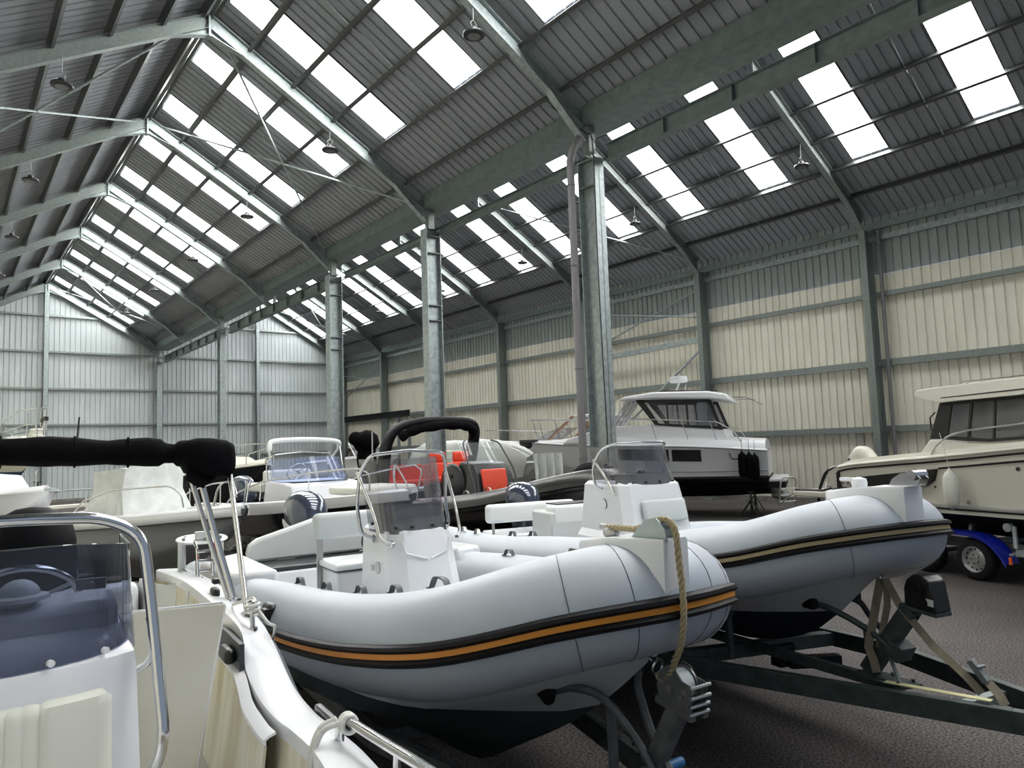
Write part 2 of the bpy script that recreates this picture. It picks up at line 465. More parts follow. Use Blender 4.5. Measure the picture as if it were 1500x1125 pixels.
# --- valley gutter and girders
g = G()
prof = [(5.42, 8.85), (5.42, 8.51), (6.13, 8.51), (6.13, 8.85), (6.15, 8.85), (6.15, 8.49), (5.40, 8.49), (5.40, 8.85)]
g.prism(prof, lambda p: V((p[0], Y0, p[1])), lambda p: V((p[0], Y1, p[1])))
gutter = tag(g.build('valley_gutter', 'galvanised_green', smooth=False), 'wide grey steel valley gutter running the length of the shed between the roofs', 'gutter')
def girder(y0, y1, zb, zt, stiff, lb, m='galvanised_green'):
    t = thing('valley_girder', lb, 'girder', (5.9, y0, 0), 0, 'girders carrying the valley gutter')
    g = G(); L = y1 - y0; g.ibeam((0, 0, (zb + zt) / 2), (0, L, (zb + zt) / 2), .2, zt - zb, .014, .01)
    g.build('girder_beam', m, t, smooth=False)
    if stiff:
        g = G(); n = int(round(L / 1.5))
        for i in range(1, n):
            g.box((0, L * i / n, (zb + zt) / 2), (.19, .016, zt - zb - .03))
        g.build('stiffener', m, t, smooth=False)
    for yy in (0, BAY): pass
girder(-12, -.25, 7.77, 8.11, True, 'deep galvanised valley girder nearest the camera with welded stiffeners, right of the thick column')
girder(.25, 11.7, 7.86, 8.03, False, 'slim galvanised valley girder between the thick column and the third column')
girder(12.3, 23.7, 7.74, 8.12, True, 'deep stiffened valley girder beyond the third column')
girder(24.3, 35.8, 7.74, 8.12, True, 'farthest stiffened valley girder ending at the gable wall')
# packers between girder and gutter
for k in range(-2, 6):
    g = G(); g.box((5.88, k * BAY + .0, 8.30), (.10, .10, .38)) if k not in (0, 1, 2, 4) else g.box((5.62, k * BAY, 8.22), (.18, .18, .53))
    g.build('packer', 'galvanised_old', gutter, smooth=False)


# --- wall columns, right side
wall_desc = {-1: 'galvanised wall column behind the right cabin cruiser, outside the frame edge',
             0: 'galvanised wall column with a brown downpipe, nearest on the right wall',
             1: 'galvanised wall column behind the radar mast of the cabin cruiser',
             2: 'galvanised wall column just left of the thick valley column',
             3: 'galvanised wall column right of the black arch, fourth along the right wall',
             4: 'galvanised wall column hidden beside the pale valley column, fifth along the right wall',
             5: 'galvanised wall column over the dark platform beam, sixth along the right wall',
             6: 'corner column where the right wall meets the gable wall'}
XC = 3 * W - .05
for k in range(-1, 7):
    y = k * BAY if k < 6 else Y1 - .05
    t = thing('steel_column', wall_desc[k], 'column', (XC - .12, y, 0), 0, 'columns of the right wall')
    g = G(); g.ibeam((0, 0, .02), (0, 0, 8.25), .2, .46, .015, .01, up=(1, 0, 0)); g.build('column_shaft', 'galvanised_old', t, smooth=False)
    g = G(); g.box((0, 0, .02), (.6, .34, .03)); g.build('base_plate', 'galvanised_old', t)
g = G(); g.tube([(XR - .24, .28, .2), (XR - .24, .28, 8.15)], .055, 12)
for z in (1.5, 3.2, 4.6): g.torus((XR - .24, .28, z), (0, 0, 1), .06, .008, 14, 6)
g.v = [(x, y - .62, z) for x, y, z in g.v]
tag(g.build('downpipe', 'pipe_grey'), 'slim brown-grey downpipe beside the nearest column of the right wall', 'pipe')
# gable posts
for x, lb in ((0., 'pale galvanised gable post under the ridge of the left roof'), (11.4, 'grey gable post under the ridge of the right roof')):
    t = thing('gable_post', lb, 'column', (x, Y1 - .12, 0), 0, 'gable wall posts')
    g = G(); g.ibeam((0, 0, .02), (0, 0, roofz(x) - .4), .2, .2, .012, .01, up=(0, 1, 0)); g.build('column_shaft', 'galvanised', t, smooth=False)

# --- rafters
def rafter(k, x_ridge, sgn, lb, m='galvanised', low=W, haunch=True):
    y = k * BAY if k < 6 else Y1 - .12
    t = thing('roof_rafter', lb, 'rafter', (x_ridge, y, 0), 0, 'roof rafters')
    def P(x, d): return V((sgn * x, 0, RZ - SL * x - .235 - d))
    g = G(); D = .30
    a, b = P(.02, D / 2), P(low - .32, D / 2)
    g.ibeam(a, b, .165, D, .012, .009); g.build('rafter_beam', m, t, smooth=False)
    g = G()  # apex haunch
    g.hexa([P(.0, D + .19) + V((0, -.006, 0)), P(.72, D) + V((0, -.006, 0)), P(.72, D) + V((0, .006, 0)), P(.0, D + .19) + V((0, .006, 0)),
            P(.0, D - .02) + V((0, -.006, 0)), P(.72, D - .02) + V((0, -.006, 0)), P(.72, D - .02) + V((0, .006, 0)), P(0, D - .02) + V((0, .006, 0))])
    g.beam(P(.0, D + .19), P(.74, D + .01), .165, .012)
    g.box(V((sgn * .012, 0, RZ - .235 - .26)), (.02, .2, .54))
    g.build('apex_haunch', 'galvanised', t, smooth=False)
    g = G()  # eave haunch
    h = .30
    x1, x2 = low - 1.25, low - .34
    g.hexa([P(x2, D + h) + V((0, -.006, 0)), P(x1, D) + V((0, -.006, 0)), P(x1, D) + V((0, .006, 0)), P(x2, D + h) + V((0, .006, 0)),
            P(x2, D - .02) + V((0, -.006, 0)), P(x1, D - .02) + V((0, -.006, 0)), P(x1, D - .02) + V((0, .006, 0)), P(x2, D - .02) + V((0, .006, 0))])
    g.beam(P(x2, D + h), P(x1 - .02, D), .165, .012)
    g.build('eave_haunch', m, t, smooth=False)
for k in range(0, 7):
    rafter(k, 0, 1, 'rafter on the skylit side of the left roof, %s from the camera' % ORD[k])
for k in range(1, 7):
    rafter(k, 0, -1, 'rafter on the unlit side of the left roof, %s from the camera' % ORD[k - 1], 'galvanised_old')
rafter(-1, 0, 1, 'galvanised rafter end seen above the deep valley girder at the top edge')
for k in range(-1, 7):
    rafter(k, 2 * W, 1, 'rafter of the right roof down to the wall, %s from the camera' % ORD[k + 1] if k < 6 else 'rafter of the right roof lying against the gable wall', 'galvanised_old', W)

# --- purlins
def purlin(x, lb, grp, xr=0, sg=1):
    g = G(); z = roofz(x); sl = (-SL if sg > 0 else SL)
    d = V((1, 0, sl)).normalized(); n = V((-sl, 0, 1)).normalized()
    o = V((x, 0, z)) - n * .012
    up = d * (-sg)
    pts = [o, o + d * .065, o + d * .065 - n * .006, o + d * .006 - n * .006, o + d * .006 - n * .2, o - d * .06 - n * .2, o - d * .06 - n * .214, o - n * .214]
    pts = [o + d * .0, o + d * .075, o + d * .075 - n * .008, o + d * .008 - n * .008, o + d * .008 - n * .222, o - d * .075 - n * .222, o - d * .075 - n * .232, o - n * .232]
    g.prism(pts, lambda p: V((p.x, Y0, p.z)), lambda p: V((p.x, Y1, p.z)))
    tag(g.build('roof_purlin', 'purlin_steel', smooth=False), lb, 'purlin', grp)
for i in range(1, 6):
    purlin(i * 1.0 + .03, 'long steel purlin under the skylit left roof, %s down from the ridge' % ORD[i - 1], 'purlins of the skylit left roof slope')
    purlin(-i * 1.0, 'long steel purlin under the unlit left slope, %s down from the ridge' % ORD[i - 1], 'purlins of the unlit left roof slope', 0, -1)
    purlin(2 * W + i * 1.0 - .02, 'long steel purlin under the right roof slope, %s down from its ridge' % ORD[i - 1], 'purlins of the right roof slope')
for x, s in ((.16, 1), (-.16, -1)): purlin(x, 'ridge purlin on the %s side of the left roof ridge' % ('skylit' if s > 0 else 'unlit'), 'ridge purlins', 0, s)

# --- sag rods
for k in range(-1, 6):
    for xr, nm in ((0, 'left'), (2 * W, 'right')):
        if nm == 'left' and k < 0: continue
        g = G(); y = k * BAY + 3.05
        for i in range(0, 5):
            a = xr + i + .25; b = xr + i + 1.05
            g.cyl((a, y, roofz(a) - .06), (b, y, roofz(b) - .17), .011, n=6)
        tag(g.build('sag_rod', 'galvanised'), 'thin rod crossing the purlins mid-bay of the %s roof, bay %s from camera' % (nm, ORD[max(k + (1 if nm == 'right' else 0), 0)]), 'rod', 'sag rods')
# --- roof and wall bracing
def brace(a, b, lb, r=.028):
    g = G(); g.cyl(a, b, r, n=8); tag(g.build('bracing_tube', 'galvanised'), lb, 'brace', 'bracing tubes')
zb = -.42
def onroof(x, y, d=.36): return (x, y, roofz(x) - d)
brace(onroof(.45, 6.3), onroof(5.3, 11.9), 'bracing tube from the nearest ridge joint down to the third column')
brace(onroof(.3, 11.75), onroof(5.35, 6.3), 'bracing tube crossing it, from the second ridge joint down to the pale column')
brace(onroof(-.45, 6.2), onroof(-5.3, 11.7), 'bracing tube on the unlit slope from the nearest ridge joint')
brace(onroof(-.3, 11.8), onroof(-5.4, 6.3), 'level-looking bracing tube on the unlit slope from the second ridge joint')
brace(onroof(.4, 30.3), onroof(5.3, 35.6), 'far bracing tube of the left roof falling toward the gable corner')
brace(onroof(.4, 35.6), onroof(5.3, 30.3), 'far bracing tube of the left roof starting at the gable peak')
brace(onroof(12.0, 12.0), onroof(16.9, 6.2), 'bracing tube of the right roof passing behind the thick column')
brace(onroof(12.0, 30.3), onroof(16.9, 35.6), 'far bracing tube of the right roof falling toward the corner')
brace(onroof(12.0, 35.6), onroof(16.9, 30.3), 'far bracing tube of the right roof starting at its gable peak')
XB = XC - .3
brace((XB + .1, 6.1, 7.6), (XB + .1, 11.8, 6.0), 'wall bracing tube high behind the thick column, sloping down', .04)
brace((XB + .1, 6.1, 6.6), (XB + .1, 11.8, 7.6), 'wall bracing tube high behind the thick column, sloping up', .04)
brace((XB + .1, 6.1, 5.4), (XB + .1, 9.6, 3.0), 'diagonal wall bracing tube dropping behind the radar mast', .045)
brace((XB + .1, 30.2, 7.5), (XB + .1, 35.6, 5.6), 'far wall bracing tube sloping down to the corner', .04)
brace((XB + .1, 30.2, 6.5), (XB + .1, 35.6, 7.3), 'far wall bracing tube sloping up to the corner', .04)
g = G(); g.beam((XB + .05, 6.1, 5.75), (XB + .05, 11.9, 5.62), .12, .2); tag(g.build('wall_strut', 'galvanised', smooth=False), 'level galvanised strut on the right wall behind the thick column', 'strut')
# --- girts
for z, h, m, lb in ((8.36, .22, 'galvanised_green', 'grey eaves beam along the top of the right wall'), (7.98, .17, 'galvanised', 'pale galvanised rail just below the eaves of the right wall'),
                 (6.27, .14, 'galvanised_old', 'wall rail just under the light gap in the right wall'), (4.22, .20, 'galvanised_old', 'wall rail at mid height of the right wall'), (2.26, .18, 'galvanised_old', 'lowest wall rail of the right wall')):
    g = G(); x = XR - .07
    pr = [(x + .06, z + h / 2), (x - .08, z + h / 2), (x - .08, z - h / 2), (x - .0, z - h / 2), (x - .0, z - h / 2 + .01), (x - .07, z - h / 2 + .01), (x - .07, z + h / 2 - .01), (x + .06, z + h / 2 - .01)]
    g.prism(pr, lambda p: V((p[0], Y0, p[1])), lambda p: V((p[0], Y1, p[1])))
    tag(g.build('wall_rail', m, smooth=False), lb, 'wall rail', 'rails of the right wall')
def gable_rail(a, b, z, lb):
    g = G(); pr = [(Y1 + .13, z + .05), (Y1 - .02, z + .05), (Y1 - .02, z - .05), (Y1 - .008, z - .05), (Y1 - .008, z + .038), (Y1 + .13, z + .038)]
    g.prism(pr, lambda p: V((a, p[0], p[1])), lambda p: V((b, p[0], p[1])))
    tag(g.build('wall_rail', 'galvanised_old', smooth=False), lb, 'wall rail', 'rails of the gable wall')
xe = (RZ - .3 - 10.12) / SL
gable_rail(-xe, xe, 10.12, 'thin rail across the peak of the left gable, uppermost of all')
gable_rail(2 * W - xe, 2 * W + xe, 10.12, 'short rail across the peak of the right gable, just under the roof')
for i, z in enumerate((8.14, 6.12, 4.15, 2.2)):
    gable_rail(-W, XR - .2, z, 'thin level rail running across the whole gable wall, %s counted from the top' % ORD[i])

# --- high bay lamps
def lamp(x, y, lb, first=[None]):
    z = 9.46
    if first[0] is None:
        t = thing('high_bay_lamp', lb, 'lamp', (x, y, z), 0, 'high bay lamps under the roof')
        g = G(); g.lathe([(.02, .14), (.06, .13), (.075, .07), (.19, .03), (.20, 0), (.19, -.02), (.12, -.03), (.02, -.03)], n=22); g.build('lamp_shade', 'plastic_dark', t)
        g = G(); g.lathe([(.115, -.032), (.115, -.036), (.01, -.036)], n=22); g.build('lamp_lens', 'pipe_grey', t)
        g = G(); g.torus((0, 0, .20), (0, 1, 0), .06, .008, 14, 5)
        g.cyl((0, 0, .26), (0, 0, .62), .008, n=6); g.build('hanger', 'galvanised_old', t)
        first[0] = t; return
    t = copy_tree(first[0]); t.location = (x, y, z); t['label'] = lb
for k in range(0, 6):
    lamp(2.8, k * BAY - .05, 'round lamp hanging on the skylit side of the left roof, %s from camera' % ORD[k])
for k in range(1, 6):
    lamp(-2.75, k * BAY - .05, 'round lamp hanging on the unlit side of the left roof, %s from camera' % ORD[k - 1])
for k in range(0, 5):
    lamp(13.75, k * BAY - .05, 'round lamp hanging below the right roof, %s from the camera' % ORD[k])
# far platform frame against the right wall
t = thing('platform_frame', 'dark steel platform beam on posts near the far corner of the right wall', 'frame', (16.3, 25.4, 0))
g = G(); g.ibeam((0, 0, 4.2), (0, 9.8, 4.2), .2, .36, .015, .012); g.build('beam', 'antifoul_black', t, smooth=False)
for yy in (.1, 1.3, 9.5):
    g = G(); g.beam((0, yy, 0), (0, yy, 4.02), .14, .14, up=(0, 1, 0)); g.build('leg', 'galvanised_old', t)
# ================================================================ hull helpers
def interp(tab, x):
    """monotone table [(x, v...)] sorted by x"""
    if x <= tab[0][0]: return tab[0][1:]
    if x >= tab[-1][0]: return tab[-1][1:]
    for i in range(len(tab) - 1):
        if tab[i][0] <= x <= tab[i + 1][0]:
            a, b = tab[i], tab[i + 1]; t = (x - a[0]) / (b[0] - a[0])
            p = tab[max(i - 1, 0)]; q = tab[min(i + 2, len(tab) - 1)]
            out = []
            for j in range(1, len(a)):
                m0 = (b[j] - p[j]) / (b[0] - p[0]) * (b[0] - a[0]) if b[0] != p[0] else 0
                m1 = (q[j] - a[j]) / (q[0] - a[0]) * (b[0] - a[0]) if q[0] != a[0] else 0
                h = t * t * (3 - 2 * t)
                out.append(a[j] * (2 * t**3 - 3 * t * t + 1) + m0 * (t**3 - 2 * t * t + t) + b[j] * (-2 * t**3 + 3 * t * t) + m1 * (t**3 - t * t))
            return tuple(out)

def side_curve(kz, cy, cz, sy, sz, flare=.12, n=7, m=4, lip=.03):
    """points (y,z) from keel out to the chine and up to the sheer"""
    pts = []
    for i in range(m + 1):
        t = i / m; pts.append((cy * t, kz + (cz - kz) * (t ** .85)))
    pts.append((cy + lip * min(1, cy * 4), cz + .004))
    y0 = cy + lip * min(1, cy * 4)
    for i in range(1, n + 1):
        t = i / n; b = math.sin(math.pi * t) * flare
        pts.append((y0 + (sy - y0) * t - b * (sy - y0 + .1) * .8, cz + (sz - cz) * t))
    return pts

def cut_low(pts, z):
    """split polyline (y,z) starting at the keel where it first passes z"""
    lo = [pts[0]]; hi = []
    for i in range(1, len(pts)):
        a, b = pts[i - 1], pts[i]
        if not hi and b[1] > z:
            if a[1] >= z: p = a
            else:
                t = (z - a[1]) / (b[1] - a[1]); p = (a[0] + (b[0] - a[0]) * t, z)
            hi.append(p)
            if p != a: lo.append(p)
        (hi if hi else lo).append(b)
    if not hi: hi = [pts[-1]]
    return lo, hi

def resample(pts, n):
    P = [V((p[0], p[1], 0)) for p in pts]; L = [0]
    for i in range(1, len(P)): L.append(L[-1] + (P[i] - P[i - 1]).length)
    if L[-1] < 1e-6: return [(P[0].x, P[0].y)] * n
    out = []
    for k in range(n):
        d = L[-1] * k / (n - 1); i = 1
        while i < len(L) - 1 and L[i] < d: i += 1
        t = (d - L[i - 1]) / max(L[i] - L[i - 1], 1e-9); q = P[i - 1].lerp(P[i], min(max(t, 0), 1)); out.append((q.x, q.y))
    return out

def make_hull(parent, st, wl, mtop, mbot, xs, flare=.12, transom=True, bands=(), n=10, lip=.03, rake=None, m_band=None):
    """st: table (x, kz, cy, cz, sy, sz); wl: waterline z (number or function of x).
    rake(x, z) -> x shift of upper points so the stem leans forward"""
    wf = wl if callable(wl) else (lambda x: wl)
    rk = rake or (lambda x, z: 0.)
    tops, bots = [], []
    for x in xs:
        kz, cy, cz, sy, sz = interp(st, x)
        pts = side_curve(kz, max(cy, .004), cz, max(sy, .006), sz, flare, lip=lip)
        lo, hi = cut_low(pts, wf(x))
        lo = resample(lo, n); hi = resample(hi, n)
        f = lambda p, s: V((x + rk(x, p[1]), s * p[0], p[1]))
        bots.append([f(p, 1) for p in reversed(lo)] + [f(p, -1) for p in lo[1:]])
        tops.append(([f(p, 1) for p in hi], [f(p, -1) for p in hi]))
    g = G()
    for s in (0, 1): g.grid([t[s] for t in tops])
    if transom: g.add(list(reversed(tops[0][0])) + tops[0][1], [tuple(range(2 * n))])
    g.build('hull', mtop, parent, ang=50)
    g = G(); g.grid(bots)
    if transom: g.add(bots[0], [tuple(range(len(bots[0])))])
    g.build('bottom_paint', mbot, parent, ang=50)
    return tops

def frange(a, b, n): return [a + (b - a) * i / (n - 1) for i in range(n)]

def gunwale(parent, st, xs, w, m='gel_white', h=.04, rake=None, name='gunwale', inner=True, lift=0.):
    """flat cap rail following the sheer, with a rolled edge"""
    rk = rake or (lambda x, z: 0.); g = G()
    for s in (1, -1):
        rows = []
        for x in xs:
            kz, cy, cz, sy, sz = interp(st, x); sy = max(sy, .01); sz += lift
            wi = min(w, sy * .98)
            X = x + rk(x, sz)
            rows.append([V((X, s * (sy + .015), sz - h)), V((X, s * (sy + .03), sz - h * .5)), V((X, s * (sy + .022), sz)), V((X, s * (sy - .02), sz + .018)),
                         V((X, s * (sy - wi * .5), sz + .022)), V((X, s * (sy - wi + .01), sz + .018)), V((X, s * (sy - wi), sz)), V((X, s * (sy - wi), sz - h))])
        g.loft(rows, cap=True, ringclosed=True)
    return g.build(name, m, parent, ang=50)

def deck(parent, st, xs, inset, drop, m='gel_white', crown=.02, name='deck', rake=None, thick=.02, zf=None):
    rk = rake or (lambda x, z: 0.); g = G(); rows = []
    for x in xs:
        kz, cy, cz, sy, sz = interp(st, x); y = max(sy - inset, .004); z = (zf(x) if zf else sz - drop)
        X = x + rk(x, sz)
        rows.append([V((X, y * t, z + crown * (1 - t * t))) for t in (-1, -.6, -.2, .2, .6, 1)])
    g.sheet(rows, -thick)
    return g.build(name, m, parent, ang=50)

def rail(parent, pts, r=.0125, name='rail', m='stainless', rad=.07, n=8):
    g = G(); g.tube(round_path(pts, rad), r, n)
    return g.build(name, m, parent, ang=60)

def text_part(body, size, parent, mtx, m='decal_white', name='lettering', ext=.0015):
    c = bpy.data.curves.new(name, 'FONT'); c.body = body; c.size = size; c.extrude = ext; c.align_x = 'CENTER'; c.align_y = 'CENTER'
    c.materials.append(MATS[m]); tmp = bpy.data.objects.new(name + '_src', c); COL.objects.link(tmp)
    dg = bpy.context.evaluated_depsgraph_get(); me = bpy.data.meshes.new_from_object(tmp.evaluated_get(dg)); me.materials.clear(); me.materials.append(MATS[m])
    bpy.data.objects.remove(tmp); o = bpy.data.objects.new(name, me); COL.objects.link(o); o.parent = parent; o.matrix_local = mtx
    return o

def outboard(name, label, loc, rz, scale=1., cm='cowl_grey', tilt=0., text=None, group=None, lower='plastic_dark'):
    """outboard engine; local: z=0 at the bottom of the cowl, x forward, transom at x=+.25"""
    t = thing(name, label, 'outboard engine', loc, rz, group); t.scale = (scale,) * 3; t.rotation_euler = (0, tilt, rz)
    prof = [(.00, .24, .15, -.02), (.06, .27, .175, -.02), (.16, .30, .20, -.02), (.30, .315, .215, -.03), (.42, .305, .21, -.04), (.50, .27, .19, -.05), (.56, .20, .145, -.06), (.595, .10, .08, -.07), (.605, .02, .015, -.07)]
    g = G(); rings = []
    for z, a, b, cx in prof:
        rings.append([V((cx + a * math.copysign(abs(math.cos(q)) ** .75, math.cos(q)) + .10 * (z - .3) * (-.6), b * math.copysign(abs(math.sin(q)) ** .8, math.sin(q)), z)) for q in [2 * math.pi * k / 28 for k in range(28)]])
    g.loft(rings); g.build('cowl', cm, t, ang=60)
    g = G(); rings = []
    for z, a, b, cx in ((-.30, .13, .08, .0), (-.18, .17, .11, .0), (-.06, .225, .14, -.01), (-.005, .245, .155, -.02)):
        rings.append([V((cx + a * math.cos(q), b * math.sin(q), z)) for q in [2 * math.pi * k / 24 for k in range(24)]])
    g.loft(rings); g.build('lower_cowl', lower, t, ang=60)
    g = G(); rings = []
    for z, a, b, cx in ((-1.0, .02, .01, -.10), (-.98, .16, .025, -.08), (-.82, .13, .05, -.02), (-.6, .11, .05, 0), (-.3, .13, .075, 0)):
        rings.append([V((cx + a * math.cos(q), b * math.sin(q), z)) for q in [2 * math.pi * k / 16 for k in range(16)]])
    g.loft(rings); g.ell((-.05, 0, -.84), (.25, .055, .055)); g.box((-.16, 0, -.68), (.34, .2, .014))
    g.build('leg', lower, t, ang=60)
    g = G()
    for i in range(3):
        a = 2 * math.pi * i / 3
        M = Matrix.Rotation(a, 3, 'X') @ Matrix.Rotation(R(35), 3, 'Z')
        g.ell(V((-.32, 0, -.84)) + Matrix.Rotation(a, 3, 'X') @ V((0, 0, .09)), (.012, .05, .09), 10, 6, M)
    g.cyl((-.36, 0, -.84), (-.28, 0, -.84), .03); g.build('propeller', 'alu', t)
    g = G(); g.box((.27, 0, -.2), (.14, .18, .3)); g.box((.34, 0, -.12), (.07, .3, .2)); g.build('bracket', lower, t, bevel=.01)
    g = G()
    for s in (1, -1):
        g.sheet([[V((.16 - .0 * k, s * (.193 + .02 * math.sin(k)), .16 + .03 * k)) for k in range(3)], [V((-.22, s * (.196 + .015 * math.sin(k)), .20 + .05 * k)) for k in range(3)]], .003)
    g.build('decal', 'decal_white' if cm == 'cowl_grey' else 'plastic_dark', t)
    if text:
        o = text_part(text, .115, t, Matrix.Translation((.262, 0, -.05)) @ Matrix(((0, 0, 1, 0), (1, 0, 0, 0), (0, 1, 0, 0), (0, 0, 0, 1))))
    return t

# ================================================================ inflatable boats
def rib_path(XS, YS, ZS, k=8):
    pts = [V((x, y, z)) for x, y, z in zip(XS, YS, ZS)]
    full = pts + [V((p.x, -p.y, p.z)) for p in reversed(pts[:-1])]
    return smooth_path(full, k)

def rib_tube(t, path, rad, rbow, m, strake_m='rubber_black', stripe_m='stripe_orange', seams=(-.12, -.02), strake_from=-5.0, seam_m='handle_grey', hs=.050, sdz=0.):
    L = -path[0].x
    def rr(p): return rad + (rbow - rad) * min(max((p.x + 2.6) / 2.6, 0), 1)
    pts, rs = [], []
    # stern cones
    a = path[0]
    for d, q in ((.62, .05), (.58, .28), (.46, .55), (.28, .80), (.12, .95)):
        pts.append(a + V((-d, 0, 0))); rs.append(rad * q)
    pts += path; rs += [rr(p) for p in path]
    b = path[-1]
    for d, q in ((.12, .95), (.28, .80), (.46, .55), (.58, .28), (.62, .05)):
        pts.append(b + V((-d, 0, 0))); rs.append(rad * q)
    g = G(); g.tube(pts, rs, 28); g.build('inflatable_tube', m, t, ang=60)
    # outward normals in plan
    N = len(path); nrm = []
    for i, p in enumerate(path):
        d = path[min(i + 1, N - 1)] - path[max(i - 1, 0)]; d.z = 0; d.normalize(); nrm.append(V((d.y, -d.x, 0)) * (-1))
    if nrm[0].y * path[0].y < 0: nrm = [-n for n in nrm]
    def sweep(profile, name, mm, x0=strake_from):
        rows = []
        for p, n in zip(path, nrm):
            if p.x < x0: continue
            r_ = rr(p)
            rows.append([p + n * (math.sqrt(max(r_ * r_ - (h + sdz) ** 2, 0)) + o) + V((0, 0, h + sdz)) for h, o in profile])
        g = G(); g.loft(rows, cap=True, ringclosed=True); g.build(name, mm, t, ang=45)
    H = hs
    sweep([(-H, -.004), (-H, .014), (-H * .85, .030), (-H * .55, .032), (-H * .32, .016), (-H * .30, .012), (H * .30, .012), (H * .32, .016), (H * .55, .032), (H * .85, .030), (H, .014), (H, -.004)], 'rubbing_strake', strake_m)
    sweep([(-H * .24, .010), (-H * .24, .0165), (H * .24, .0165), (H * .24, .010)], 'stripe', stripe_m)
    # seams
    g = G()
    for sx in seams:
        for half in (0, 1):
            idx = [i for i in range(N) if (path[i].y > 0) == (half == 0)]
            i = min(idx, key=lambda q: abs(path[q].x - sx)); p = path[i]
            d = (path[min(i + 1, N - 1)] - path[max(i - 1, 0)]).normalized()
            g.torus(p, d, rr(p) + .0006, .0016, 40, 5)
    g.build('seam', seam_m, t)
    return rr, nrm

def rib_handles(t, spots, m='handle_grey', w=.13, h=.045):
    for x, y, z in spots:
        g = G()
        pts = smooth_path([(x - w / 2 - .03, y, z - .004), (x - w / 2, y, z), (x - w * .28, y, z + h * .85), (x, y, z + h), (x + w * .28, y, z + h * .85), (x + w / 2, y, z), (x + w / 2 + .03, y, z - .004)], 4)
        rows = [[p + V((0, dy, dz)) for dy, dz in ((-.016, 0), (.016, 0), (.016, .006), (-.016, .006))] for p in pts]
        g.loft(rows, cap=True); g.build('grab_handle', m, t, ang=60)

def steering(t, c, ax=(-.8, 0, .6), rad=.17, m='stainless', rim=.012):
    g = G(); c = V(c); ax = V(ax).normalized(); g.torus(c, ax, rad, rim, 28, 8)
    S, U, D = frame_for(ax)
    for k in range(3):
        a = 2 * math.pi * k / 3 + .5; g.cyl(c, c + (S * math.cos(a) + U * math.sin(a)) * rad, .008, n=6)
    g.cyl(c - ax * .08, c + ax * .01, .03); g.build('steering_wheel', m, t, ang=60)

# ---------------- the near one
t1 = thing('inflatable_boat', 'large pale grey rigid inflatable with black and orange rubbing strake, nearest in the middle', 'inflatable boat', (-2.006, -7.653, 0), -1.68, 'rigid inflatable boats')
XS = [-5.4, -3.8, -2.6, -1.7, -1.0, -.5, -.15, 0]
YS = [.95, .93, .89, .83, .78, .68, .36, 0]; ZS = [.92, .98, 1.07, 1.13, 1.22, 1.32, 1.45, 1.50]
P1 = rib_path(XS, YS, ZS)
rr1, _ = rib_tube(t1, P1, .238, .248, 'tube_fabric')
st = [(-5.4, .24, .86, .52, .88, .80), (-3.8, .22, .86, .56, .88, .88), (-2.6, .22, .80, .62, .86, .98), (-1.56, .29, .70, .72, .80, 1.06), (-1.08, .52, .58, .84, .74, 1.12), (-.61, .77, .42, .98, .62, 1.20), (-.33, .95, .27, 1.08, .46, 1.26), (-.01, 1.2, .08, 1.25, .18, 1.34), (.16, 1.36, .01, 1.37, .02, 1.39)]
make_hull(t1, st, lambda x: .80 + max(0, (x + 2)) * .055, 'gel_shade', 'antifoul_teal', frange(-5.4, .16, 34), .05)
g = G()
rows = []
for x in frange(-5.35, -.35, 16):
    y = max(interp([(a, b) for a, b in zip(XS, YS)], x)[0] - .05, .1); z = interp([(a, b) for a, b in zip(XS, ZS)], x)[0] - .13 - max(0, (-1.2 - x)) * .03
    rows.append([V((x, y * k / 3, z)) for k in range(-3, 4)])
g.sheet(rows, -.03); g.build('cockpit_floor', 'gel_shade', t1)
# bow step
g = G()
pl = [(-.27, .10), (-.23, .15), (-.05, .14), (.20, .095), (.235, .07), (.235, -.07), (.20, -.095), (-.05, -.14), (-.23, -.15), (-.27, -.10)]
zt = [1.735, 1.74, 1.765, 1.775, 1.775, 1.775, 1.775, 1.765, 1.74, 1.735]
def bow_step(t, dz=0.):
    g = G()
    g.loft([[V((x, y, 1.545 + dz)) for x, y in pl], [V((x, y, z - .014 + dz)) for (x, y), z in zip(pl, zt)], [V((x * .985, y * .93, z + dz)) for (x, y), z in zip(pl, zt)]])
    g.v = [(x, y - .015, z) for x, y, z in g.v]
    g.build('bow_step', 'gel_white', t, ang=50)
bow_step(t1)
# anchor roller
g = G()
for s in (1, -1): g.ext([(.14, 1.78), (.36, 1.78), (.35, 1.83), (.30, 1.875), (.24, 1.865), (.18, 1.82)], 'xz', s * .035 - .003, s * .035 + .003)
g.cyl((.30, -.035, 1.845), (.30, .035, 1.845), .022); g.v = [(x - .12, y - .03, z - .015) for x, y, z in g.v]; g.build('anchor_roller', 'galvanised', t1)
g = G(); g.ell((-.17, -.02, 1.765), (.05, .03, .03)); g.cyl((-.24, -.02, 1.79), (-.10, -.02, 1.79), .014); g.build('mooring_cleat', 'alu', t1)
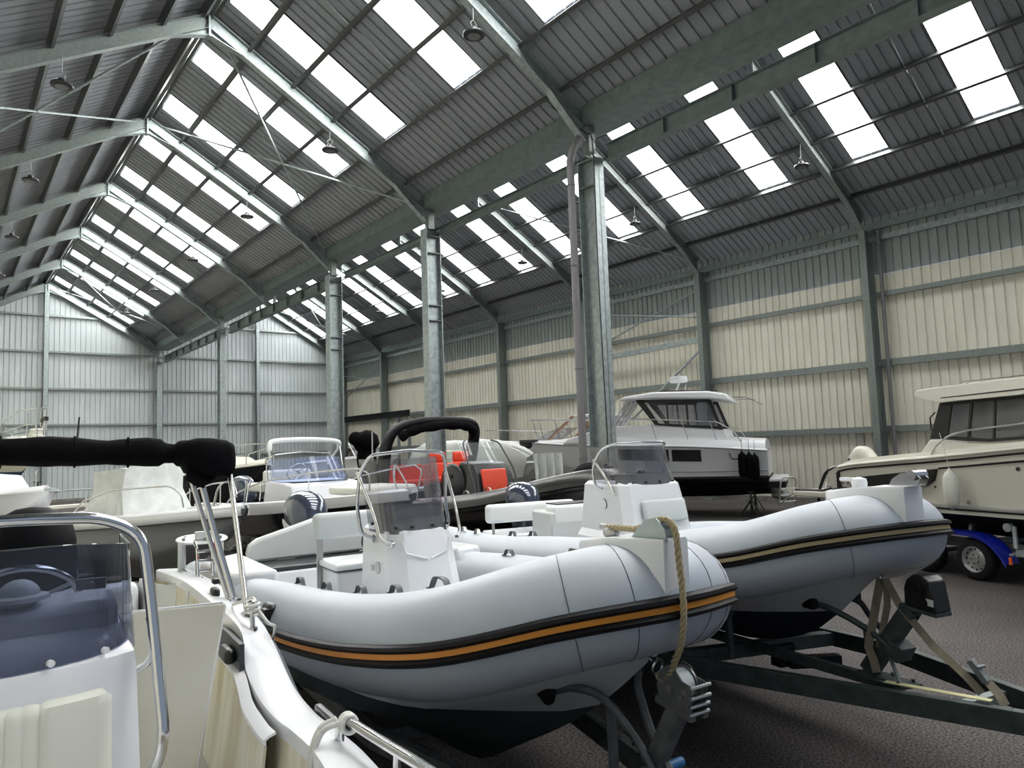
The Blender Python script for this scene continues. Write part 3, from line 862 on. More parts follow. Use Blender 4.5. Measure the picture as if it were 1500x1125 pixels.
# console: faceted body
g = G()
def ring(z, xf, xb, yf, yb, v):
    return [V((xf + v, 0, z)), V((xf, yf * .62, z)), V((xf - .10, yf, z)), V((xb, yb, z)), V((xb, -yb, z)), V((xf - .10, -yf, z)), V((xf, -yf * .62, z))]
g.loft([ring(.92, -2.03, -2.72, .27, .27, .035), ring(1.25, -2.10, -2.72, .265, .265, .035), ring(1.50, -2.17, -2.73, .25, .25, .03), ring(1.56, -2.19, -2.74, .245, .245, .025), ring(1.615, -2.21, -2.75, .235, .235, .025), ring(1.64, -2.26, -2.74, .20, .2, .01)])
g.v = [(x, y - .02, z) for x, y, z in g.v]
g.build('console', 'gel_white', t1, ang=24)
g = G()  # pressed V pattern on the console front
for s in (1, -1):
    g.tube([(-2.118, s * .012 - .02, 1.43), (-2.15, s * .16 - .02, 1.475), (-2.172, s * .175 - .02, 1.55)], .007, 6)
g.build('console_moulding', 'gel_white', t1, ang=60)
g = G(); g.cyl((-2.42, -.278, 1.36), (-2.42, -.288, 1.36), .042, n=20); g.cyl((-2.52, -.278, 1.35), (-2.52, -.288, 1.35), .022, n=14); g.build('console_cap', 'vinyl_grey', t1)
# windscreen: plan curve
def screen(t, plan, z0, z1, lean, m, name, top_inset=.0, th=.005, n=5):
    rows = []
    for k in range(n):
        f = k / (n - 1); z = z0 + (z1 - z0) * f
        rows.append([V((x - lean * f, y * (1 - top_inset * f), z)) for x, y in plan])
    g = G(); g.sheet(rows, th); return g.build(name, m, t, ang=50)
plan = smooth_path([(-2.62, -.262, 0), (-2.44, -.262, 0), (-2.28, -.235, 0), (-2.22, -.14, 0), (-2.20, -.02, 0), (-2.22, .10, 0), (-2.28, .195, 0), (-2.44, .222, 0), (-2.62, .222, 0)], 4)
plan = [(p.x, p.y) for p in plan]
screen(t1, plan, 1.60, 2.12, .16, 'screen_smoke', 'windscreen', -.06)
pb = [p for p in plan if p[0] > -2.5]
screen(t1, [(x + .007, y * 1.01) for x, y in pb], 1.60, 1.80, .075, 'screen_tint_dark', 'windscreen_base', .02)
g = G()
for x, y in [plan[i] for i in (9, 13, 18, 23)]:
    g.cyl((x + .004, y, 1.645), (x + .026, y, 1.645), .011, n=12)
for s in (-1,): g.cyl((-2.52, -.268, 1.66), (-2.52, -.285, 1.66), .013, n=12)
g.build('screen_fixings', 'plastic_black', t1)
# stainless rails around the console
for s, off in ((-1, -.02), (1, -.02)):
    Y = lambda v: s * v + off
    rail(t1, [(-2.47, Y(.27), 1.56), (-2.50, Y(.35), 1.60), (-2.56, Y(.355), 1.80), (-2.52, Y(.345), 2.03), (-2.45, Y(.29), 2.15), (-2.42, off, 2.175)], .0125, 'console_rail', rad=.05)
    rail(t1, [(-2.55, Y(.352), 2.03), (-2.33, Y(.32), 1.75), (-2.25, Y(.31), 1.58), (-2.20, Y(.26), 1.54)], .0125, 'console_rail')
    g = G(); g.cyl((-2.47, Y(.262), 1.56), (-2.47, Y(.272), 1.56), .028, n=14); g.cyl((-2.20, Y(.24), 1.54), (-2.19, Y(.262), 1.54), .026, n=14); g.build('rail_foot', 'stainless', t1)
steering(t1, (-2.86, -.05, 1.52), rim=.014, m='plastic_dark')
g = G(); g.box((-2.62, -.02, 1.66), (.16, .38, .10), Matrix.Rotation(R(20), 3, 'Y')); g.build('dashboard', 'plastic_dark', t1, bevel=.02)
# helm seat
g = G(); g.cushion((-3.38, -.02, 1.585), (.11, .86, .21), .045, Matrix.Rotation(R(-6), 3, 'Y')); g.build('backrest', 'vinyl_grey', t1, ang=60)
g = G()
for y in (-.40, .36): g.beam((-3.36, y, .95), (-3.36, y, 1.50), .05, .012, up=(1, 0, 0))
g.build('backrest_post', 'alu', t1)
g = G(); g.box2((-3.42, -.38, .9), (-2.98, .34, 1.27)); g.build('seat_box', 'gel_white', t1, bevel=.02)
g = G(); g.cushion((-3.2, -.02, 1.30), (.48, .78, .05), .02); g.build('seat_lid', 'gel_white', t1)
g = G(); g.box((-3.2, -.02, 1.272), (.465, .76, .008)); g.build('lid_seal', 'plastic_dark', t1)
# stern bench and engine well surround
g = G()
pr = [(-.60, 1.14), (-.62, 1.22), (-.60, 1.30), (-.52, 1.355), (-.2, 1.44), (.12, 1.53), (.3, 1.54), (.45, 1.50), (.8, 1.35), (.85, 1.28), (.82, 1.14)]
g.ext(pr, 'yz', -5.06, -4.92); g.build('stern_bench_back', 'gel_shade', t1, bevel=.025)
g = G(); g.box2((-4.95, -.62, .85), (-4.45, .62, 1.09)); g.build('stern_bench', 'gel_white', t1, bevel=.02)
g = G(); g.cushion((-4.70, 0, 1.11), (.46, 1.2, .05), .02); g.build('bench_pad', 'plastic_dark', t1)
g = G()  # step block on the starboard quarter
b = [(-4.62, -1.12), (-3.35, -1.10), (-3.20, -.78), (-4.62, -.78)]
g.hexa([V((x, y, 1.05)) for x, y in b] + [V((x * .985 - .06, y * .99 + .01, z)) for (x, y), z in zip(b, (1.25, 1.29, 1.31, 1.29))])
g.build('step_pad', 'gel_white', t1, bevel=.03)
g = G(); g.hexa([V((x, -y, z - 0)) for x, y, z in [(v[0], v[1], v[2]) for v in g.v][:0]]) if False else None
b = [(-4.62, 1.12), (-3.35, 1.10), (-3.20, .78), (-4.62, .78)]
g.hexa([V((x, y, 1.05)) for x, y in b] + [V((x * .985 - .06, y * .99 - .01, z)) for (x, y), z in zip(b, (1.25, 1.29, 1.31, 1.29))])
g.build('step_pad', 'gel_white', t1, bevel=.03)
def on_tube(path, rr, x, ang, side=-1):
    """point on the tube skin; ang 0 = outward, 90 = top"""
    c = min((p for p in path if p.y * side >= 0), key=lambda p: abs(p.x - x)); r_ = rr(c)
    return V((c.x, c.y + side * math.cos(R(ang)) * r_, c.z + math.sin(R(ang)) * r_))
for x in (-2.42, -1.98, -1.53, -1.08): 
    p = on_tube(P1, rr1, x, 108); rib_handles(t1, [(p.x, p.y, p.z)])
p = on_tube(P1, rr1, -.66, 108); rib_handles(t1, [(p.x, p.y, p.z + .0)], w=.20, h=.06)
for x in (-2.5, -1.5): 
    p = on_tube(P1, rr1, x, 100, 1); rib_handles(t1, [(p.x, p.y, p.z)])
for sd in (-1, 1):
    p = on_tube(P1, rr1, -2.22, 34, sd)
    g = G(); g.cushion(p, (.16, .07, .075), .03, Matrix.Rotation(R(20), 3, 'X')); g.box(p + V((.05, sd * .03, -.02)), (.07, .05, .07)); g.build('valve_pad', 'plastic_black', t1, ang=60)
outboard('outboard_engine', 'tall glossy grey outboard cowl behind the cream stern bench of the near inflatable', (-1.25, -2.12, 1.16), -1.68, 1.0, group='glossy grey outboard engines')

# mooring rope on the near inflatable (own thing)
def twisted_rope(path, r, mname, name, lb, cat='rope', strands=3, pitch=.09):
    P = [V(p) for p in path]; g = G()
    L = [0]
    for i in range(1, len(P)): L.append(L[-1] + (P[i] - P[i - 1]).length)
    t0 = (P[1] - P[0]).normalized(); S = frame_for(t0)[0]; fr = []
    for i in range(len(P)):
        t_ = (P[min(i + 1, len(P) - 1)] - P[max(i - 1, 0)]).normalized(); S = (S - t_ * S.dot(t_)).normalized(); fr.append((S.copy(), t_.cross(S)))
    for k in range(strands):
        pts = []
        for i, p in enumerate(P):
            a = 2 * math.pi * (L[i] / pitch + k / strands); pts.append(p + (fr[i][0] * math.cos(a) + fr[i][1] * math.sin(a)) * r * .5)
        g.tube(pts, r * .56, 6)
    return tag(g.build(name, mname, ang=80), lb, cat)
def w1(x, y, z): 
    h = V((math.cos(-1.68), math.sin(-1.68), 0)); l = V((-h.y, h.x, 0)); return V((-2.006, -7.653, 0)) + h * x + l * y + V((0, 0, z))
rp = [w1(-.20, -.02, 1.79), w1(-.1, -.03, 1.795), w1(.02, -.035, 1.80), w1(.12, -.04, 1.835), w1(.185, -.04, 1.852), w1(.235, -.04, 1.845), w1(.265, -.04, 1.80), w1(.275, -.04, 1.70), w1(.285, -.04, 1.60), w1(.285, -.04, 1.48), w1(.25, -.03, 1.35), w1(.20, -.02, 1.27), w1(.15, -.0, 1.20), w1(.10, .0, 1.165), w1(.07, .0, 1.18)]
twisted_rope(smooth_path(rp, 10), .0145, 'rope_tan', 'mooring_rope', 'thick tan twisted rope over the bow roller of the near inflatable')
g = G(); g.torus(w1(.075, 0, 1.215), (0, 1, .2), .032, .006, 16, 6); g.torus(w1(.04, 0, 1.25), (1, 0, .2), .024, .006, 16, 6)
g.cyl(w1(.0, 0, 1.24), w1(.05, 0, 1.26), .012)
tag(g.build('shackle', 'stainless'), 'steel shackle and bow eye where the tan rope ends', 'shackle')
# ---------------- the second one, farther right (built at unit size, the empty scales it)
S2 = 1.12
t2 = thing('inflatable_boat', 'pale grey rigid inflatable with tan-striped rubbing strake, behind and right of the nearest one', 'inflatable boat', (.29, -7.654, 2.188 * (1 - S2)), -1.845, 'rigid inflatable boats')
t2.scale = (S2,) * 3
XS2 = [-5.4, -3.8, -2.6, -1.7, -1.0, -.48, -.12, .03]
YS2 = [.95, .90, .87, .83, .72, .56, .34, 0]; ZS2 = [1.0, 1.04, 1.15, 1.24, 1.35, 1.45, 1.575, 1.625]
P2 = rib_path(XS2, YS2, ZS2)
rr2, _ = rib_tube(t2, P2, .248, .218, 'tube_fabric', stripe_m='stripe_tan', hs=.044, seams=(-.07,), sdz=.03)
st2 = [(-5.4, .76, .84, .86, .86, .90), (-3.8, .73, .84, .88, .88, .94), (-2.6, .72, .80, .93, .84, 1.04), (-1.31, .75, .66, 1.02, .74, 1.18), (-.95, .80, .56, 1.10, .66, 1.24), (-.58, .93, .42, 1.18, .55, 1.31), (-.29, 1.14, .25, 1.28, .38, 1.38), (-.03, 1.38, .09, 1.42, .16, 1.46), (.18, 1.49, .01, 1.50, .02, 1.52)]
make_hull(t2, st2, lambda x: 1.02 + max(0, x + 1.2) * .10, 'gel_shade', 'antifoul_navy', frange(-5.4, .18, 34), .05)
g = G(); rows = []
for x in frange(-5.35, -.35, 16):
    y = max(interp([(a, b) for a, b in zip(XS2, YS2)], x)[0] - .05, .1); z = interp([(a, b) for a, b in zip(XS2, ZS2)], x)[0] - .1 - max(0, (-1.2 - x)) * .02
    rows.append([V((x, y * k / 3, z)) for k in range(-3, 4)])
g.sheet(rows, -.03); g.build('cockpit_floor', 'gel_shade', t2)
bow_step(t2, .11)
g = G()
for s in (1, -1): g.ext([(.10, 1.885), (.28, 1.885), (.30, 1.93), (.26, 1.965), (.18, 1.955), (.12, 1.92)], 'xz', s * .03 - .003, s * .03 + .003)
g.cyl((.255, -.05, 1.945), (.255, .05, 1.945), .03); g.build('anchor_roller', 'stainless', t2)
g = G(); g.lathe([(.04, 0), (.045, .03), (.04, .055), (.01, .065)], (-.12, -.01, 1.86)); g.box((-.2, -.01, 1.91), (.1, .03, .02)); g.build('nav_light', 'gel_white', t2)
# console
g = G()
def ring2(z, xf, xb, y, c=.07):
    return [V((xf, y - c, z)), V((xf - c, y, z)), V((xb, y, z)), V((xb, -y, z)), V((xf - c, -y, z)), V((xf, -y + c, z))]
g.loft([ring2(1.10, -2.10, -3.0, .40), ring2(1.34, -2.14, -3.0, .385), ring2(1.40, -2.18, -3.0, .34), ring2(1.60, -2.23, -2.98, .325), ring2(1.80, -2.29, -2.96, .31), ring2(1.83, -2.33, -2.94, .28)])
g.build('console', 'gel_white', t2, ang=30)
g = G(); g.cushion((-2.195, .04, 1.585), (.05, .44, .19), .035, Matrix.Rotation(R(-16), 3, 'Y')); g.build('console_cushion', 'vinyl_grey', t2, ang=60)
pl2 = [(-2.80, -.30), (-2.6, -.305), (-2.42, -.30), (-2.33, -.25), (-2.30, -.1), (-2.295, .05), (-2.30, .16), (-2.33, .25), (-2.42, .30), (-2.6, .305), (-2.8, .30)]
screen(t2, pl2, 1.80, 2.14, .10, 'screen_smoke', 'windscreen', .08)
screen(t2, [(x + .006, y) for x, y in pl2[2:-2]], 1.80, 1.90, .03, 'screen_tint_dark', 'windscreen_base', .02)
g = G()
for y in (-.2, -.07, .07, .2): g.cyl((-2.30, y, 1.825), (-2.285, y, 1.825), .009, n=10)
g.build('screen_fixings', 'plastic_black', t2)
for s in (-1, 1):
    rail(t2, [(-2.62, s * .31, 1.77), (-2.66, s * .37, 1.80), (-2.70, s * .37, 1.96), (-2.60, s * .33, 2.12), (-2.46, s * .27, 2.165), (-2.44, 0, 2.17)], .011, 'console_rail', rad=.09)
    rail(t2, [(-2.68, s * .365, 2.03), (-2.50, s * .34, 1.86), (-2.42, s * .33, 1.74), (-2.39, s * .31, 1.72)], .011, 'console_rail')
steering(t2, (-3.08, 0, 1.70), rad=.15, m='plastic_dark')
g = G(); g.box((-2.8, 0, 1.85), (.14, .3, .06)); g.ell((-2.72, .16, 1.88), (.05, .05, .05)); g.build('dashboard', 'plastic_dark', t2, bevel=.01)
# side switch recess + seat ahead of the console
g = G(); g.torus((-2.58, -.33, 1.64), (0, 1, .1), .045, .004, 16, 5, -1.4, 1.6); g.build('console_cap', 'plastic_dark', t2)
# helm bench and stern bench
g = G(); g.box2((-3.95, -.42, 1.05), (-3.5, .42, 1.50)); g.build('seat_box', 'gel_shade', t2, bevel=.02)
g = G(); g.cushion((-3.60, .02, 1.47), (.22, .80, .18), .03); g.build('seat_cushion', 'vinyl_white', t2)
g = G(); g.box((-3.74, .02, 1.565), (.26, .62, .012)); g.build('seat_grip', 'plastic_dark', t2)
g = G(); g.cushion((-4.62, -.13, 1.42), (.13, 1.12, .21), .05); g.build('backrest', 'vinyl_white', t2, ang=60)
g = G()
for y in (-.6, -.1, .34): g.beam((-4.62, y, 1.0), (-4.62, y, 1.35), .03, .012, up=(1, 0, 0))
g.build('backrest_post', 'alu', t2)
g = G(); g.box2((-5.0, -.6, 1.0), (-4.4, .6, 1.20)); g.build('stern_bench', 'gel_white', t2, bevel=.02)
for x in (-3.0, -3.5): 
    p = on_tube(P2, rr2, x, 100); rib_handles(t2, [(p.x, p.y, p.z)])
for x in (-4.2, -4.5): 
    p = on_tube(P2, rr2, x, 80); rib_handles(t2, [(p.x, p.y, p.z)], m='alu')
p = on_tube(P2, rr2, -1.82, 35)
g = G(); g.cushion(p, (.17, .05, .08), .03, Matrix.Rotation(R(35), 3, 'X')); g.build('valve_pad', 'plastic_black', t2, ang=60)
def w2(x, y, z):
    h = V((math.cos(-1.845), math.sin(-1.845), 0)); l = V((-h.y, h.x, 0)); return V((.29, -7.654, 2.188 * (1 - S2))) + (h * x + l * y + V((0, 0, z))) * S2
outboard('outboard_engine', 'glossy grey outboard marked 150, seen over the white bench of the second inflatable', w2(-5.5, .17, 1.16), -1.845, 1.02, text='150', group='glossy grey outboard engines')

# ================================================================ trailers of the two inflatables
def wheel(parent, c, ax, R_=.30, w=.17, rim='rim_silver'):
    c = V(c); ax = V(ax).normalized()
    g = G(); g.lathe([(R_ * .62, -w / 2), (R_ * .9, -w / 2), (R_ * .98, -w * .36), (R_, -w * .2), (R_, w * .2), (R_ * .98, w * .36), (R_ * .9, w / 2), (R_ * .62, w / 2), (R_ * .60, 0)], c, ax, 32); ty = g.build('tyre', 'tyre', parent, ang=50)
    g = G(); rr = R_ * .62
    g.lathe([(rr, w * .48), (rr * .97, w * .5), (rr * .92, w * .40), (rr * .84, w * .18), (rr * .70, w * .22), (rr * .45, w * .30), (rr * .30, w * .26), (rr * .26, w * .34), (.01, w * .34), (.008, w * .2)], c, ax, 28, cap=False)
    g.lathe([(rr, w * .48), (rr, -w * .48)], c, ax, 28, cap=False)
    g.build('rim', rim, ty, ang=40)
    S, U, D = frame_for(ax); g = G()
    for k in range(12):
        a = 2 * math.pi * k / 12; p = c + (S * math.cos(a) + U * math.sin(a)) * rr * .78; g.cyl(p + ax * w * .17, p + ax * w * .235, rr * .075, n=8)
    for k in range(5):
        a = 2 * math.pi * k / 5; p = c + (S * math.cos(a) + U * math.sin(a)) * rr * .34; g.cyl(p + ax * w * .26, p + ax * w * .36, rr * .05, n=6)
    g.build('rim_holes', 'plastic_black', ty)
    return ty

def trailer_base(t, z, L0, L1, half, tip, m='trailer_green', wheels=(-3.2,), dz1=0., R_=.30):
    """ladder frame: x from L0 (rear) to L1, converging to the hitch at x=tip"""
    for s in (1, -1):
        g = G(); g.beam((L0, s * half, z), (L1, s * half, z), .06, .12); g.beam((L1, s * half, z), (tip, s * .06, z + dz1), .06, .12); g.build('side_beam', m, t, bevel=.004)
    for x in frange(L0 + .1, L1, 4):
        g = G(); g.beam((x, -half, z - .02), (x, half, z - .02), .06, .08); g.build('cross_beam', m, t)
    for wx in wheels:
        g = G(); g.cyl((wx, -half - .28, R_), (wx, half + .28, R_), .03); g.box((wx, half, (R_ + z) / 2), (.3, .05, abs(z - R_) + .06)); g.box((wx, -half, (R_ + z) / 2), (.3, .05, abs(z - R_) + .06)); g.build('axle', m, t)
        for s in (1, -1): wheel(t, (wx, s * (half + .26), R_), (0, s, 0), R_)

t = thing('boat_trailer', 'galvanised boat trailer with winch post and blue rollers under the nearest inflatable', 'trailer', (-2.006, -7.653, 0), -1.68, 'boat trailers')
trailer_base(t, .52, -5.0, -1.7, .62, 1.2, wheels=(-3.6,), m='steel_dark')
for s in (1, -1):
    g = G(); g.beam((-2.6, s * .62, .56), (-2.6, s * .62, .82), .04, .04, up=(1, 0, 0)); g.cushion((-2.6, s * .60, .71), (.5, .1, .06), .02); g.build('hull_support', 'trailer_green', t)
# V arms and post
g = G(); g.beam((-.16, .02, .50), (.20, .02, 1.12), .075, .07, up=(0, 1, 0)); g.build('winch_post', 'steel_dark', t, bevel=.004)
for s in (1, -1):
    g = G(); g.tube(smooth_path([(-.36, s * .24, 1.05), (-.27, s * .19, 1.075), (-.17, s * .10, 1.03), (-.02, s * .045, .87), (.10, s * .045, .74)], 5), .019, 6)
    g.build('snubber_arm', 'steel_dark', t)
g = G()
for i in range(6): g.cyl((-.12 + i * .03, -.073, .975 - i * .033), (-.12 + i * .03, -.066, .975 - i * .033), .007, n=8)
g.build('adjuster_holes', 'plastic_black', t)
for s in (1, -1):
    g = G(); g.cushion((-.40, s * .27, 1.05), (.13, .06, .085), .02, Matrix.Rotation(R(25), 3, 'Y')); g.build('snubber_pad', 'rubber_black', t)
g = G(); g.cyl((-.10, .0, .69), (-.10, .28, .69), .024, n=14); g.cyl((-.16, -.24, .66), (-.14, -.02, .67), .026, n=14); g.build('keel_roller', 'blue_plastic', t)
g = G(); g.beam((-.13, -.10, .52), (-.2, -.045, .98), .05, .012, up=(1, 0, 0)); g.beam((-.13, .10, .52), (-.06, .06, .74), .05, .012, up=(1, 0, 0)); g.build('side_brace', 'steel_dark', t)
wn = None
def winch(t, c, a, box=False):
    """trailer winch: side plates, drum, bars"""
    M = Matrix.Rotation(a, 3, 'Y'); c = V(c)
    k_ = .82
    def X(p): return c + M @ (V(p) * k_)
    f = .8 if not box else 1.0
    if not box:
        for s in (1, -1):
            g = G(); pl = [(-.10, -.09), (-.12, -.02), (-.10, .06), (-.05, .105), (.0, .10), (.045, .06), (.12, .055), (.125, -.09)]
            g.prism(pl, lambda p: X((p[0], s * .055 - .002, p[1])), lambda p: X((p[0], s * .055 + .002, p[1]))); w0 = g.build('side_plate', 'steel_dark', t)
        g = G(); g.cyl(X((-.02, -.052, .0)), X((-.02, .052, .0)), .05, n=18); g.cyl(X((-.02, -.05, 0)), X((-.02, -.044, 0)), .075, n=20); g.cyl(X((-.02, .044, 0)), X((-.02, .05, 0)), .075, n=20); g.build('winch_drum', 'alu', t)
        g = G(); g.cyl(X((-.02, -.038, 0)), X((-.02, .038, 0)), .066, n=20); g.build('winch_strap', 'vinyl_grey', t)
        g = G()
        for px, pz in ((.125, .05), (.13, .0), (.125, -.045), (.125, -.085), (.06, -.02)): g.cyl(X((px, -.07, pz)), X((px, .07, pz)), .008, n=8)
        g.cyl(X((-.02, -.075, .0)), X((-.02, -.055, 0)), .016, n=8); g.cyl(X((.075, -.062, .01)), X((.075, -.055, .01)), .012, n=6); g.cyl(X((.07, -.062, -.045)), X((.07, -.055, -.045)), .010, n=6)
        g.build('winch_bars', 'alu', t)
        g = G()
        for s in (1, -1): g.beam(X((-.12, s * .045, -.1)), X((.13, s * .045, -.1)), .03, .03)
        g.build('winch_base', 'steel_dark', t)
    else:
        g = G(); pl = [(-.115, -.10), (-.12, .02), (-.10, .075), (-.05, .115), (.02, .12), (.07, .09), (.11, -.10)]
        g.prism(pl, lambda p: X((p[0], -.075, p[1])), lambda p: X((p[0], .075, p[1]))); g.build('winch_housing', 'plastic_black', t, bevel=.008)
        g = G(); g.cyl(X((.0 - .03, -.088, .03)), X((-.03, -.072, .03)), .05, n=18); g.cyl(X((.02, -.088, -.05)), X((.02, -.072, -.05)), .03, n=16); g.cyl(X((-.03, -.094, .03)), X((-.03, -.088, .03)), .012, n=10)
        g.build('winch_cap', 'rubber_black', t)
        g = G(); g.box(X((.065, -.077, -.04)), (.05, .003, .035), M); g.build('winch_plate', 'vinyl_grey', t)
        g = G(); g.beam(X((-.16, 0, -.115)), X((.11, 0, -.115)), .12, .02); g.build('winch_base', 'trailer_green', t)
winch(t, (.175, .035, 1.15), R(8))

t = thing('boat_trailer', 'dark green boat trailer with black winch and long drawbar under the second inflatable', 'trailer', (.29, -7.654, 2.188 * (1 - S2)), -1.845, 'boat trailers'); t.scale = (S2,) * 3
zt_ = .74
g = G(); g.beam((-4.9, -.70, .64), (-1.3, -.80, .70), .055, .11); g.beam((-1.3, -.80, .70), (.62, .06, .76), .055, .11); g.beam((.62, .06, .76), (1.15, .26, .78), .055, .11); g.build('side_beam', 'trailer_green', t, bevel=.004)
g = G(); g.beam((-4.9, .70, .64), (-1.7, .62, .68), .055, .11); g.beam((-1.7, .62, .68), (-.6, .72, .70), .055, .11); g.beam((-.6, .72, .70), (.55, .42, .74), .055, .11); g.beam((.55, .42, .74), (1.15, .34, .78), .055, .11); g.build('side_beam', 'trailer_green', t, bevel=.004)
for x in (-4.6, -3.2, -2.2):
    g = G(); g.beam((x, -.7, .65), (x, .7, .65), .06, .08); g.build('cross_beam', 'trailer_green', t)
g = G(); g.beam((-1.15, -.7, .72), (-1.08, .66, .69), .08, .09); g.build('cross_beam', 'trailer_green', t)
g = G(); g.beam((-1.9, -.16, .74), (.05, -.02, .77), .05, .06); g.build('centre_beam', 'trailer_green', t, bevel=.003)
g = G(); g.beam((.40, -.03, .76), (.30, .52, .72), .05, .06); g.build('cross_beam', 'galvanised_old', t)
g = G(); g.cyl((-3.4, -.95, .30), (-3.4, .95, .30), .03); g.box((-3.4, .7, .46), (.3, .05, .34)); g.box((-3.4, -.7, .46), (.3, .05, .34)); g.build('axle', 'trailer_green', t)
g = G()
z_w = (0.30 + .2626) / S2
for s in (1, -1): wheel(t, (-3.4, s * .92, z_w - .0), (0, s, 0), .30 / S2)
g = G(); g.beam((-.16, 0, .80), (.16, .0, 1.22), .09, .07, up=(0, 1, 0)); g.build('winch_post', 'trailer_green', t, bevel=.004)
g = G(); g.beam((.02, 0, .99), (.10, .0, .95), .12, .09); g.build('clamp', 'trailer_green', t, bevel=.004)
for s in (1, -1):
    g = G(); g.tube(smooth_path([(-.40, s * .15, 1.16), (-.30, s * .13, 1.145), (-.2, s * .08, 1.10), (-.08, s * .045, 1.04), (.06, s * .045, .97)], 5), .018, 6); g.build('snubber_arm', 'trailer_green', t)
    g = G(); g.cushion((-.40, s * .18, 1.165), (.10, .05, .07), .015); g.build('snubber_pad', 'rubber_black', t)
g = G(); g.beam((-.20, .05, .86), (-.17, 0, 1.06), .02, .02); g.beam((.09, -.05, .80), (.02, -.03, .92), .015, .015); g.build('side_brace', 'galvanised_old', t)
g = G(); g.box((-.05, 0, .785), (.34, .16, .012)); 
for x in (-.18, -.05, .08):
    for y in (-.06, .06): g.cyl((x, y, .79), (x, y, .81), .010, n=6)
g.build('post_foot', 'trailer_green', t)
g = G(); g.beam((-.89, -.40, .74), (-.90, -.40, 1.05), .035, .035, up=(1, 0, 0)); g.ell((-.90, -.40, 1.05), (.05, .04, .05)); g.build('hull_support', 'trailer_green', t)
g = G(); g.box((-.86, .0, .70), (.09, .12, .10)); g.box((-.70, .12, .70), (.34, .07, .07), Matrix.Rotation(R(70), 3, 'Z')); g.cyl((-.86, -.09, .76), (-.86, .09, .76), .03); g.build('keel_roller', 'rubber_black', t)
winch(t, (.262, .0, 1.318), R(4), True)
g = G(); g.torus((.17, 0, 1.165), (0, 1, 0), .022, .006, 14, 6, 0, 4.6); g.build('hook', 'rubber_black', t)
g = G(); g.beam((.02, -.085, .802), (.52, .06, .825), .045, .004); g.build('reflector_strip', 'yellowed_strip', t)
# tie-down straps
def strap(pts, lb, w=.045, th=.003, side=(0, 1, 0)):
    g = G(); P = [w2(*p) for p in pts]; rows = []
    for i, p in enumerate(P):
        d = (P[min(i + 1, len(P) - 1)] - P[max(i - 1, 0)]).normalized(); S = V(side) - d * V(side).dot(d); S.normalize(); n = d.cross(S)
        rows.append([p + S * a * w / 2 + n * b * th for a, b in ((-1, -1), (1, -1), (1, 1), (-1, 1))])
    g.loft(rows); return g.build('tie_down_strap', 'strap_tan')
tag(strap([(-.03, 0, 1.35), (-.045, -.03, 1.22), (-.07, -.05, 1.08), (-.09, -.07, .96), (-.05, -.08, .90), (-.045, -.07, .83)], '', .05, side=(.5, -.85, 0)), 'tan strap hanging from the bow eye of the second inflatable to its winch post foot', 'strap', 'tan tie-down straps')
tag(strap([(-.01, .02, 1.35), (-.0, .0, 1.2), (-.03, -.02, 1.05), (-.05, -.03, .96)], '', .04, side=(.5, -.85, 0)), 'second tan strap lying just behind the hanging one at the winch post', 'strap', 'tan tie-down straps')
tag(strap([(.0, .0, 1.35), (.10, -.02, 1.22), (.28, -.03, 1.06), (.44, .0, .93), (.50, .02, .86)], '', .045, side=(.5, -.85, 0)), 'tan strap slanting from the bow eye down to the trailer drawbar', 'strap', 'tan tie-down straps')
tag(strap([(.50, .05, .93), (.57, .04, .88), (.60, .04, .83)], '', .05, side=(.5, -.85, 0)), 'short pale strap loop round the drawbar under the ratchet', 'strap', 'tan tie-down straps')
g = G(); g.box(w2(.485, .03, .965), (.045, .035, .13), Matrix.Rotation(R(-35), 3, 'X')); g.cyl(w2(.50, .0, .99), w2(.50, .06, .99), .009); tag(g.build('ratchet_buckle', 'galvanised_old', bevel=.004), 'metal ratchet buckle on the slanting tan strap', 'buckle')
g = G(); g.torus(w2(-.02, 0, 1.355), (0, 1, 0), .025, .006, 14, 6); tag(g.build('bow_eye', 'stainless'), 'steel bow eye under the nose of the second inflatable', 'bow eye')
# ================================================================ the boat the camera looks across (bottom left)
tf = thing('motor_boat', 'white centre-console boat with tinted windscreen and folded black bimini, nearest at bottom left', 'motor boat', (-4.55, -9.6, 0), -1.676)
OUT = [(-5.3, .93, 1.40), (-4.6, .97, 1.41), (-3.8, .965, 1.405), (-3.37, .955, 1.395), (-3.12, .95, 1.345), (-2.92, .95, 1.27), (-2.72, .945, 1.235), (-2.45, .935, 1.235), (-2.2, .92, 1.265), (-1.8, .885, 1.31), (-1.2, .77, 1.385), (-.6, .48, 1.45), (-.15, .12, 1.49)]
INN = [(-5.3, .72, 1.42), (-4.6, .79, 1.44), (-3.8, .805, 1.445), (-3.3, .815, 1.44), (-3.05, .81, 1.41), (-2.95, .80, 1.30), (-2.72, .80, 1.245), (-2.45, .795, 1.25), (-2.2, .785, 1.285), (-1.8, .75, 1.335), (-1.2, .62, 1.41), (-.6, .33, 1.47), (-.25, .02, 1.50)]
